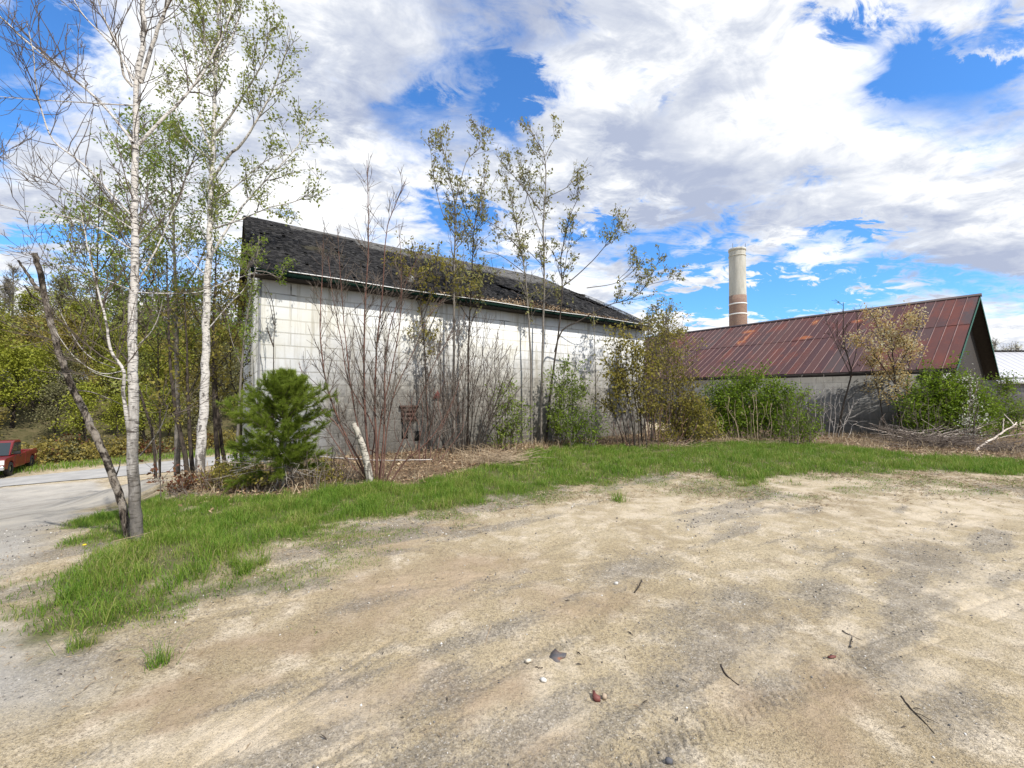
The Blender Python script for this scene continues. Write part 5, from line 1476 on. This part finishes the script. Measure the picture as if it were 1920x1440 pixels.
heap('brush_heap', 'heap of dark and pale cut branches before the right end of the shed', 1690, 1830, 838, 130, M['twig'], .22, 71, ln=(.5, 1.8), rr_=(.006, .016), forks=2)
heap('brush_heap', 'bleached pale branches lying on top of the right brush heap', 1690, 1790, 830, 26, M['dead_wood'], .28, 72, .1, (.006, .015), (.6, 1.6), 3)
heap('brush_heap', 'low dark heap of branches under the forked white branch', 1835, 1960, 848, 80, M['twig'], .16, 76, ln=(.5, 1.5), rr_=(.005, .013), forks=2)
heap('brush_heap', 'tan heap of dry stems at the foot of the wall by the grass', 885, 1000, 868, 120, M['tan_stalk'], .16, 73, .01, (.003, .008), (.3, 1.0), 2)
heap('brush_heap', 'scattered dry stems below the tall olive shrub', 1180, 1330, 838, 90, M['tan_stalk'], .06, 74, .01, (.003, .007), (.25, .7), 1)
heap('brush_heap', 'scattered dry stems before the broad green bush', 1330, 1560, 832, 80, M['tan_stalk'], .08, 75, .01, (.003, .008), (.25, .8), 1)


def lying(name, label, cat, pts, r, mat, forks=0, seed=1, lift=0.0, pz=None):
    w = []
    for i_, (px, py) in enumerate(pts):
        p = G(px, py); p[2] = float(relief(p[0], p[1])) + r * .7 + lift
        if pz: p = P(px, py, G(*pts[0])[1] + .15 * i_); 
        w.append(p)
    rng = np.random.RandomState(seed); c = w[0].copy(); mb = MB()
    cr = catmull(np.array(w) - c, 4); cr[1:-1] += rng.randn(len(cr) - 2, 3) * r * .25
    mb.tube(cr, np.linspace(r, r * .5, len(cr)), 6, True)
    L = np.linalg.norm(cr[-1] - cr[0])
    for _ in range(forks):
        k_ = rng.randint(2, len(cr) - 1); d = cr[k_] - cr[k_ - 1]; d = d / np.linalg.norm(d) + rng.randn(3) * .5; d[2] = abs(d[2]) * .5
        stick_tube(mb, cr[k_], cr[k_] + d * L * rng.uniform(.12, .3), r * .5, rng, .06, 4)
    o = mb.build(name, mat, None, True); o.location = c; tag(o, label, cat); return o


lying('dead_branch', 'bleached forked branch propped on the right end of the brush heap', 'branch', [(1828, 846), (1845, 832), (1862, 822), (1880, 810), (1898, 800), (1906, 792)], .034, M['dead_wood'], 3, 81, pz=True)
lying('dead_branch', 'long pale bent stem of the forked branch running to the right edge', 'branch', [(1850, 829), (1868, 823), (1890, 817), (1925, 812)], .016, M['dead_wood'], 2, 82, pz=True)
lying('fallen_pole', 'long pale thin fallen pole lying behind the red stemmed clump', 'pole', [(575, 868), (640, 872), (700, 875), (760, 876), (810, 874)], .022, M['pale_twig'], 0, 83, .14)
lying('dead_branch', 'curved thin branch arching over the tan heap', 'branch', [(925, 797), (950, 798), (962, 812), (975, 834), (992, 850)], .014, M['dark_bark'], 1, 84, pz=True)
lying('stick', 'white dry stem on the bank between birch foot and pine', 'stick', [(268, 909), (310, 910), (340, 912), (362, 914)], .006, M['dead_wood'], 0, 85, .10)
lying('stick', 'pale dry stem lying in the grass right of the birch foot', 'stick', [(212, 1028), (245, 1020), (275, 1012), (303, 1002)], .004, M['tan_stalk'], 0, 86, .07)
lying('stick', 'long pale curved stem on the ground before the shed', 'stick', [(1590, 814), (1610, 818), (1640, 828), (1662, 834)], .010, M['dead_wood'], 1, 87, .05)
lying('stick', 'dark forked twig on the sand right of the photograph centre', 'stick', [(1190, 1112), (1196, 1104), (1201, 1094), (1203, 1088)], .006, M['dark_bark'], 2, 88)
lying('stick', 'dark crooked stick on the sand, lower right of centre', 'stick', [(1352, 1248), (1358, 1262), (1370, 1274), (1386, 1286)], .0055, M['dark_bark'], 0, 89)
lying('stick', 'long thin brown stick in the lower right corner area', 'stick', [(1690, 1305), (1706, 1326), (1726, 1346), (1752, 1374)], .0045, M['dark_bark'], 1, 90)
lying('stick', 'short bent tan twig on the dark gravel at the right', 'stick', [(1580, 1184), (1592, 1192), (1598, 1196), (1594, 1216)], .005, M['snag'], 1, 91)
lying('stick', 'thin tan twig on the sand left of the rusty shard', 'stick', [(921, 1172), (915, 1190), (907, 1222)], .0035, M['tan_stalk'], 0, 92)
lying('stick', 'small dark stick near the rusty shard at its lower left', 'stick', [(1004, 1254), (1012, 1256), (1018, 1255)], .005, M['dark_bark'], 0, 93)


# --- small things on the sand
def shard(name, label, cat, px, py, outline, thick, mat, tilt=(0, 0), seed=1):
    b = G(px, py); Y0 = b[1]; b[2] = float(relief(b[0], b[1]))
    rng = np.random.RandomState(seed); mb = MB(); n = len(outline)
    V0 = .8 * np.array([(x, y, x * tilt[0] + y * tilt[1] + rng.rand() * .006 - .004) for x, y in outline])
    c0 = V0.mean(0) + (0, 0, .005)
    V = np.vstack([V0 + (0, 0, .004), [c0 + (0, 0, .004)], V0 + (0, 0, .004 + thick), [c0 + (0, 0, .006 + thick)]])
    t = [(n, (i_ + 1) % n, i_) for i_ in range(n)] + [(2 * n + 1, n + 1 + i_, n + 1 + (i_ + 1) % n) for i_ in range(n)]
    q_ = [(i_, (i_ + 1) % n, n + 1 + (i_ + 1) % n, n + 1 + i_) for i_ in range(n)]
    mb.add(V, q_, t); o = mb.build(name, mat); o.location = b; tag(o, label, cat); return o


m_, nt_ = new_mat('slate_rust'); o_ = objco(nt_)
c_ = ramp(nt_, noise(nt_, mapping(nt_, o_, scale=(6, 14, 8)), 1.5, 5, .7), [(.38, (.075, .075, .085)), (.55, (.12, .105, .10)), (.66, (.25, .095, .045))])
M['slate_rust'] = finish(m_, nt_, c_, .7, noise(nt_, o_, 90, 5, .7), .5, .004, .35)
shard('metal_shard', 'flat grey and rust coloured metal shard on the sand', 'shard', 1045, 1236, [(-.075, -.02), (-.03, -.055), (.015, -.05), (.02, -.02), (.06, -.005), (.075, .03), (.02, .04), (-.01, .075), (-.035, .05)], .007, M['slate_rust'], (.05, .22), 2)
shard('stone', 'small white angular stone below the rusty shard', 'stone', 1018, 1279, [(-.022, .012), (-.008, -.018), (.022, -.02), (.026, -.002), (.004, .02)], .010, plain('chalk_stone', (.60, .58, .54), .85), seed=3)
shard('stone', 'flat cream stone just left of the rusty shard', 'stone', 990, 1243, [(-.02, -.012), (.0, -.018), (.026, -.004), (.02, .014), (-.012, .016)], .012, plain('cream_stone', (.58, .52, .42), .8), seed=4)
shard('stone', 'white stone on the sand right of the forked twig', 'stone', 1155, 1097, [(-.024, .0), (-.008, -.018), (.02, -.014), (.026, .008), (.0, .02)], .018, plain('pale_stone', (.52, .50, .46), .85), seed=5)
shard('broken_brick', 'small red brown curved fragment on the sand', 'fragment', 1120, 1312, [(-.026, .035), (-.032, -.01), (-.02, -.036), (.012, -.036), (.016, -.02), (-.006, -.014), (-.012, .034)], .022, plain('red_frag', (.17, .055, .045), .6, .4, 0, .3, 40), (.2, .1), 6)
shard('shell_fragment', 'cream fragment touching the red brown one', 'fragment', 1133, 1312, [(-.014, -.016), (.01, -.02), (.018, .002), (.004, .018), (-.012, .012)], .018, plain('tan_frag', (.40, .31, .22), .7), seed=7)
shard('dead_leaf', 'curled dark red leaf on the gravel at the right', 'leaf', 1560, 1236, [(-.036, .0), (-.016, -.012), (.02, -.01), (.036, .004), (.012, .014), (-.02, .012)], .004, plain('leaf_red', (.14, .04, .03), .6), (.1, .3), 8)
shard('stone', 'dark grey stone at the lower edge of the photograph', 'stone', 1254, 1432, [(-.02, .0), (-.012, -.014), (.012, -.016), (.022, .0), (.006, .016), (-.012, .014)], .018, plain('dark_stone', (.10, .10, .11), .8), seed=9)
# dandelion
b = G(158, 1041); dl = empty('dandelion', tuple(b)); tag(dl, 'single yellow dandelion in the grass left of the birch', 'flower')
mb = MB(); mb.tube([(0, 0, 0), (.004, 0, .05), (.0, .004, .10)], [.002, .0018, .0018], 5); mb.build('stem', M['lf_green'], dl)
mb = MB(); mb.lathe([(.0, .104), (.009, .108), (.017, .104), (.014, .098), (.0, .097)], 12); mb.build('flower_head', plain('yellow_petal', (.72, .52, .02), .7), dl)


# ------------------------------------------------------------------ ground cover (stuff)
def scatter(n, x0, x1, y0, y1, dens_fn, seed):
    rng = np.random.RandomState(seed)
    x = rng.uniform(x0, x1, n); y = rng.uniform(y0, y1, n)
    k_ = rng.rand(n) < dens_fn(x, y)
    return x[k_], y[k_], rng


def blades(name, x, y, rng, h, wdt, lean, mat):
    n = len(x); z = relief(x, y) - .004
    a = rng.uniform(0, 2 * np.pi, n); ca, sa = np.cos(a), np.sin(a)
    l = lean * rng.uniform(.2, 1.3, n); b_ = rng.uniform(0, 2 * np.pi, n); lx, ly = np.cos(b_) * l, np.sin(b_) * l
    p = np.stack([x, y, z], 1); s_ = np.stack([ca, sa, np.zeros(n)], 1) * (wdt * .5)[:, None]
    m_ = p + np.stack([lx * .35 * h, ly * .35 * h, h * .6], 1); t_ = p + np.stack([lx * h, ly * h, h * np.clip(1 - .35 * l, .25, 1)], 1)
    V = np.stack([p - s_, p + s_, m_ + s_ * .75, m_ - s_ * .75, t_], 1).reshape(-1, 3)
    i_ = np.arange(n)[:, None] * 5
    o = mesh_obj(name, V, [i_ + np.array([[0, 1, 2, 3]]), i_ + np.array([[3, 2, 4]])], mat)
    return tag(o, kind='stuff')


tuftn = lambda x, y: fbm(x * 3.3 + 60, y * 3.3 + 20, 3)
# near bank
def d_near(x, y):
    g_, s2 = grass_mask(x, y)
    return np.clip(g_ * (.25 + 1.5 * np.clip(tuftn(x, y) - .25, 0, 1)) + .95 * s2, 0, 1)
x, y, rng = scatter(165000, -6.5, 1.5, 2.9, 8.2, d_near, 101)
g_, s2 = grass_mask(x, y)
hh = (.030 + .125 * g_ * np.clip(.15 + 2.2 * (tuftn(x, y) - .28), .12, 1.9)) * rng.uniform(.5, 1.25, len(x))
blades('grass', x, y, rng, hh, rng.uniform(.003, .006, len(x)), .75, M['grass'])
# far strip
def d_far(x, y):
    g_, s2 = grass_mask(x, y)
    return np.clip(g_ * (.30 + 1.4 * np.clip(tuftn(x, y) - .25, 0, 1)) + .7 * s2, 0, 1)
x, y, rng = scatter(190000, -3.0, 17, 6.6, 16.5, d_far, 102)
k_ = ~((x < 1.5) & (y < 8.2)); x, y = x[k_], y[k_]
g_, s2 = grass_mask(x, y)
hh = (.03 + .14 * g_ * np.clip(.15 + 2.2 * (tuftn(x, y) - .28), .12, 1.9)) * rng.uniform(.5, 1.25, len(x))
blades('grass', x, y, rng, hh, rng.uniform(.006, .011, len(x)), .7, M['grass'])
# taller single tufts
rng = np.random.RandomState(108); tx_, ty_ = [], []
cx_, cy_ = rng.uniform(-5, 14, 2600), rng.uniform(3, 14.5, 2600)
gk = sdf_poly(cx_, cy_, GRASS) > .05
cx_, cy_ = cx_[gk][:420], cy_[gk][:420]
extra_ = np.array([G(a_, b_)[:2] for a_, b_ in [(440, 1062), (470, 1068), (490, 1058), (455, 1078), (330, 990), (560, 985), (600, 960), (690, 940), (540, 940), (1010, 846), (1040, 842), (1060, 846), (1395, 912), (1410, 908), (1160, 940), (300, 1248), (150, 1215)]])
cx_ = np.concatenate([cx_, np.repeat(extra_[:, 0], 3)]); cy_ = np.concatenate([cy_, np.repeat(extra_[:, 1], 3)])
nb_ = 34; sc0 = np.clip(cy_ / 6, .6, 1.3)
x = (cx_[:, None] + rng.randn(len(cx_), nb_) * .05 * sc0[:, None]).ravel(); y = (cy_[:, None] + rng.randn(len(cx_), nb_) * .05 * sc0[:, None]).ravel()
hh = (rng.uniform(.09, .24, len(cx_))[:, None] * rng.uniform(.5, 1.1, (len(cx_), nb_))).ravel()
blades('grass_tufts', x, y, rng, hh, np.repeat(.0045 * sc0, nb_) * rng.uniform(.8, 1.6, len(x)), .9, M['grass'])
# strip of grass beyond the road
def d_road(x, y):
    s_ = -0.8 * x + 0.6 * y
    return np.clip(1.2 - np.abs(s_ - 40.6) / 1.9, 0, 1)
x, y, rng = scatter(90000, -40, -8, 18, 50, d_road, 103)
blades('grass', x, y, rng, rng.uniform(.12, .38, len(x)), rng.uniform(.02, .05, len(x)), .6, M['grass'])

# dry upright stalks along the foot of the walls and bushes
def d_dry(x, y):
    return np.clip(litter_mask(x, y) * (1 - grass_mask(x, y)[0]) * np.clip((fbm(x * 1.4 + 5, y * 1.4 + 33, 4) - .40) / .15, .08, 1), 0, 1)
x, y, rng = scatter(42000, -6.5, 17, 5.5, 18, d_dry, 107)
blades('dry_grass', x, y, rng, rng.uniform(.08, .5, len(x)) * rng.uniform(.4, 1, len(x)), rng.uniform(.007, .014, len(x)), .9, M['straw'])

# dead leaves in the strip along the wall and on the bank
def flakes(name, x, y, rng, size, mat, lift=.012, aspect=.6):
    n = len(x); z = relief(x, y) + rng.uniform(.002, lift, n)
    a = rng.uniform(0, 2 * np.pi, n); d = np.stack([np.cos(a), np.sin(a), rng.randn(n) * .3], 1)
    s_ = np.stack([-np.sin(a), np.cos(a), rng.randn(n) * .35], 1)
    p = np.stack([x, y, z], 1); L = size[:, None]
    V = np.stack([p - d * L * .5, p + s_ * L * aspect * .5 + (0, 0, .006), p + d * L * .5, p - s_ * L * aspect * .5 + (0, 0, .006)], 1).reshape(-1, 3)
    o = mesh_obj(name, V, np.arange(4 * n).reshape(-1, 4), mat); return tag(o, kind='stuff')
x, y, rng = scatter(60000, -6, 17, 5.5, 18, lambda x, y: np.clip(litter_mask(x, y) * (1 - grass_mask(x, y)[0] * .86) * .75, 0, 1), 104)
flakes('dead_leaves', x, y, rng, rng.uniform(.035, .09, len(x)), M['litter'], .05)
# dry straw on the thin turf and the sand beside it
def d_straw(x, y):
    e = sdf_poly(x, y, SPARSE)
    return np.clip((e + .55) / .7, 0, 1) * np.clip((fbm(x * 1.6 + 3, y * 1.6 + 8, 4) - .40) / .2, 0.04, 1) * (1 - .6 * grass_mask(x, y)[0]) + .012
x, y, rng = scatter(130000, -5, 14, 2.0, 14, d_straw, 105)
flakes('straw', x, y, rng, rng.uniform(.02, .075, len(x)) * np.clip(y / 5, .7, 1.6), M['straw'], .014, .13)
# crumbs of bark and twig pressed into the sand
x, y, rng = scatter(3600, -4, 9, 1.7, 11, lambda x, y: np.clip((1 - grass_mask(x, y)[0]) * np.clip((fbm(x * 1.2 + 2, y * 1.2 + 5, 3) - .38) / .15, .1, 1) * .8, 0, 1), 109)
flakes('bark_crumbs', x, y, rng, .012 + .05 * rng.rand(len(x)) ** 3, M['dark_bark'], .006, .16)
# pebbles
def pebbles():
    t = (1 + 5 ** .5) / 2
    ico = np.array([(-1, t, 0), (1, t, 0), (-1, -t, 0), (1, -t, 0), (0, -1, t), (0, 1, t), (0, -1, -t), (0, 1, -t), (t, 0, -1), (t, 0, 1), (-t, 0, -1), (-t, 0, 1)]) / math.hypot(1, t)
    fc = np.array([(0, 11, 5), (0, 5, 1), (0, 1, 7), (0, 7, 10), (0, 10, 11), (1, 5, 9), (5, 11, 4), (11, 10, 2), (10, 7, 6), (7, 1, 8), (3, 9, 4), (3, 4, 2), (3, 2, 6), (3, 6, 8), (3, 8, 9), (4, 9, 5), (2, 4, 11), (6, 2, 10), (8, 6, 7), (9, 8, 1)])
    def dn(x, y):
        return np.clip((.03 + .8 * gravel_mask(x, y) + .5 * drive_mask(x, y)) * (1 - grass_mask(x, y)[0]) * np.clip(3.2 / y, .1, 1), 0, 1)
    x, y, rng = scatter(90000, -7, 8, 1.6, 9, dn, 106)
    n = len(x); sz = .0016 + .0055 * rng.rand(n) ** 5
    sz *= np.clip(y / 3.5, .8, 1.6)
    V = ico[None] * (1 + .28 * rng.randn(n, 12, 1)) * sz[:, None, None] * (1 + .35 * rng.randn(n, 1, 3)).clip(.5, 1.6)
    V += np.stack([x, y, relief(x, y) + sz * .35], 1)[:, None]
    o = mesh_obj('gravel', V.reshape(-1, 3), (fc[None] + np.arange(n)[:, None, None] * 12).reshape(-1, 3), M['pebble']); tag(o, kind='stuff')
m_, nt_ = new_mat('pebble')
c_ = ramp(nt_, island(nt_), [(0, (.07, .068, .066)), (.4, (.17, .16, .15)), (.7, (.33, .29, .24)), (.92, (.48, .46, .42)), (1, (.72, .70, .66))])
M['pebble'] = finish(m_, nt_, c_, .85, spec=.2)
pebbles()

# ------------------------------------------------------------------ the wooded hillside
def hill_tree(kind, seed, leafm, hgt, crown_w, n_leaf, lsize, bare=False):
    rng = np.random.RandomState(seed)
    root = empty(kind, (0, 0, 0))
    tr = MB()
    tp = np.array([[.15 * math.sin(z * .8 + seed), .1 * math.cos(z * .6), z] for z in np.linspace(-.4, hgt * .93, 9)])
    tr.tube(tp, np.linspace(.16, .03, 9), 7)
    P_ = []
    nb = 40 if bare else 26
    for k_ in range(nb):
        t = rng.uniform(.22, .98); p = np.array([np.interp(t * hgt * .93, tp[:, 2], tp[:, c]) for c in range(3)])
        a = rng.uniform(0, 2 * np.pi); prof = math.sin(min(1, (1.03 - t) * 1.5) * math.pi / 2) ** .8
        L = crown_w * prof * rng.uniform(.55, 1.1); el = R(20 + 40 * t)
        d = np.array([math.cos(a) * math.cos(el), math.sin(a) * math.cos(el), math.sin(el)])
        q_ = [p]
        for _ in range(4):
            d = d + rng.randn(3) * .15 + (0, 0, .06); d /= np.linalg.norm(d); q_.append(q_[-1] + d * L / 4)
        q_ = np.array(q_); tr.tube(q_, np.linspace(.05, .015, 5), 4)
        for _ in range(16 if bare else 5):
            p2 = q_[rng.randint(1, 5)]; d2 = d + rng.randn(3) * .6 + (0, 0, .2); d2 /= np.linalg.norm(d2)
            e = p2 + d2 * rng.uniform(.3, .9); tr.tube([p2, (p2 + e) / 2 + rng.randn(3) * .05, e], [.018, .014, .008], 3)
            P_.append(e); P_.append((p2 + e) / 2)
        P_.append(q_[-1])
    tr.build('trunk', M['grey_bark'] if bare else M['dark_bark'], root, True)
    P_ = np.array(P_)
    idx = rng.randint(0, len(P_), n_leaf)
    pos = P_[idx] + rng.randn(n_leaf, 3) * (.14 if bare else .42)
    V, q_ = leaf_geo(pos, np.tile((0, 0, .3), (n_leaf, 1)), rng, lsize, 1, .65, .25, .02, 1.0)
    mesh_obj('crown', V, q_, leafm, root)
    return root


protos = [('broadleaf_tree', hill_tree('broadleaf_tree', 201, M['forest'][0], 8.5, 2.6, 3600, .24), 'dull green leafy tree in the wooded hillside behind the road'),
          ('broadleaf_tree', hill_tree('broadleaf_tree', 202, M['forest'][1], 8.0, 2.8, 3400, .22), 'brownish olive tree in the wooded hillside behind the road'),
          ('broadleaf_tree', hill_tree('broadleaf_tree', 203, M['forest'][2], 7.2, 2.5, 3600, .22), 'yellow green leafy tree in the wooded hillside behind the road'),
          ('broadleaf_tree', hill_tree('broadleaf_tree', 204, M['forest'][3], 9.0, 2.6, 3000, .24), 'dark grey green tree in the wooded hillside behind the road'),
          ('bare_hill_tree', hill_tree('bare_hill_tree', 205, M['forest'][1], 9.5, 2.3, 260, .14, True), 'bare grey tree standing out on the wooded skyline')]
rng = np.random.RandomState(77)
used = set(); count = 0
cand = []
for yy in np.arange(14, 86, 3.3):
    for xx in np.arange(-125, 2, 3.3):
        px_, py_ = xx + rng.uniform(-1.3, 1.3), yy + rng.uniform(-1.3, 1.3)
        s_ = -.8 * px_ + .6 * py_
        if s_ < 44.0 or s_ > 96: continue
        u = px_ / py_
        if not (-2.6 < u < -.50) or (u < -1.42 and rng.rand() < .35): continue
        if s_ > 62 and rng.rand() < .35: continue
        cand.append((px_, py_, s_))
for px_, py_, s_ in cand:
    r_ = rng.rand()
    kind = (2 if r_ < .30 else 0 if r_ < .60 else 1 if r_ < .85 else 3) if s_ < 84 else (4 if r_ < .55 else 3 if r_ < .7 else 1)
    nm, pr_, lab = protos[kind]
    o = pr_ if kind not in used else copy_tree(pr_)
    used.add(kind)
    sc_ = rng.uniform(.62, 1.02) * (.72 if s_ < 49 else 1.0)
    o.location = (px_, py_, float(H(px_, py_))); o.rotation_euler = (0, 0, rng.uniform(0, 6.28)); o.scale = (sc_ * rng.uniform(.9, 1.15),) * 2 + (sc_,)
    tag(o, lab, 'tree', 'trees on the wooded hillside'); count += 1
print('hill trees', count)
# bushes along the foot of the wood
def bush_mass(name, n, cols, seed, srange, hmax):
    rng = np.random.RandomState(seed); Vs, Qs = [], []; m = 0
    for _ in range(n):
        u = rng.uniform(-1.9, -.55); s_ = rng.uniform(*srange); y_ = s_ / (.6 - .8 * u); x_ = u * y_
        c = np.array([x_, y_, float(H(x_, y_))]); k_ = 220
        d = rng.randn(k_, 3); d /= np.linalg.norm(d, axis=1, keepdims=True); d[:, 2] = np.abs(d[:, 2])
        p = c + d * rng.uniform(.3, 1, (k_, 1)) ** .5 * np.array([1.2, 1.2, hmax * rng.uniform(.5, 1)])
        V, q_ = leaf_geo(p, d, rng, .2, 1, .6, .1, .05); Vs.append(V); Qs.append(q_ + m); m += len(V)
    o = mesh_obj(name, np.vstack(Vs), np.vstack(Qs), cols); return tag(o, kind='stuff')
bush_mass('undergrowth', 80, M['forest'][1], 301, (42.6, 46), 1.7)
bush_mass('undergrowth', 36, M['forest'][3], 302, (42.4, 45), 1.4)
bush_mass('undergrowth', 12, M['lf_red'], 303, (43, 46), 1.9)
# blossoming trees beyond the far building
fw = hill_tree('blossom_tree', 206, M['lf_white'], 7.6, 2.2, 700, .2, True); p = P(1868, 700, 46); fw.location = (p[0], 46, 0); tag(fw, 'pale blossoming tree nearest the shed gable, behind the metal building', 'tree')
f2 = copy_tree(fw); p = P(1906, 700, 50); f2.location = (p[0], 50, 0); f2.rotation_euler = (0, 0, 2.0); tag(f2, 'pale blossoming tree at the right edge behind the metal building', 'tree')
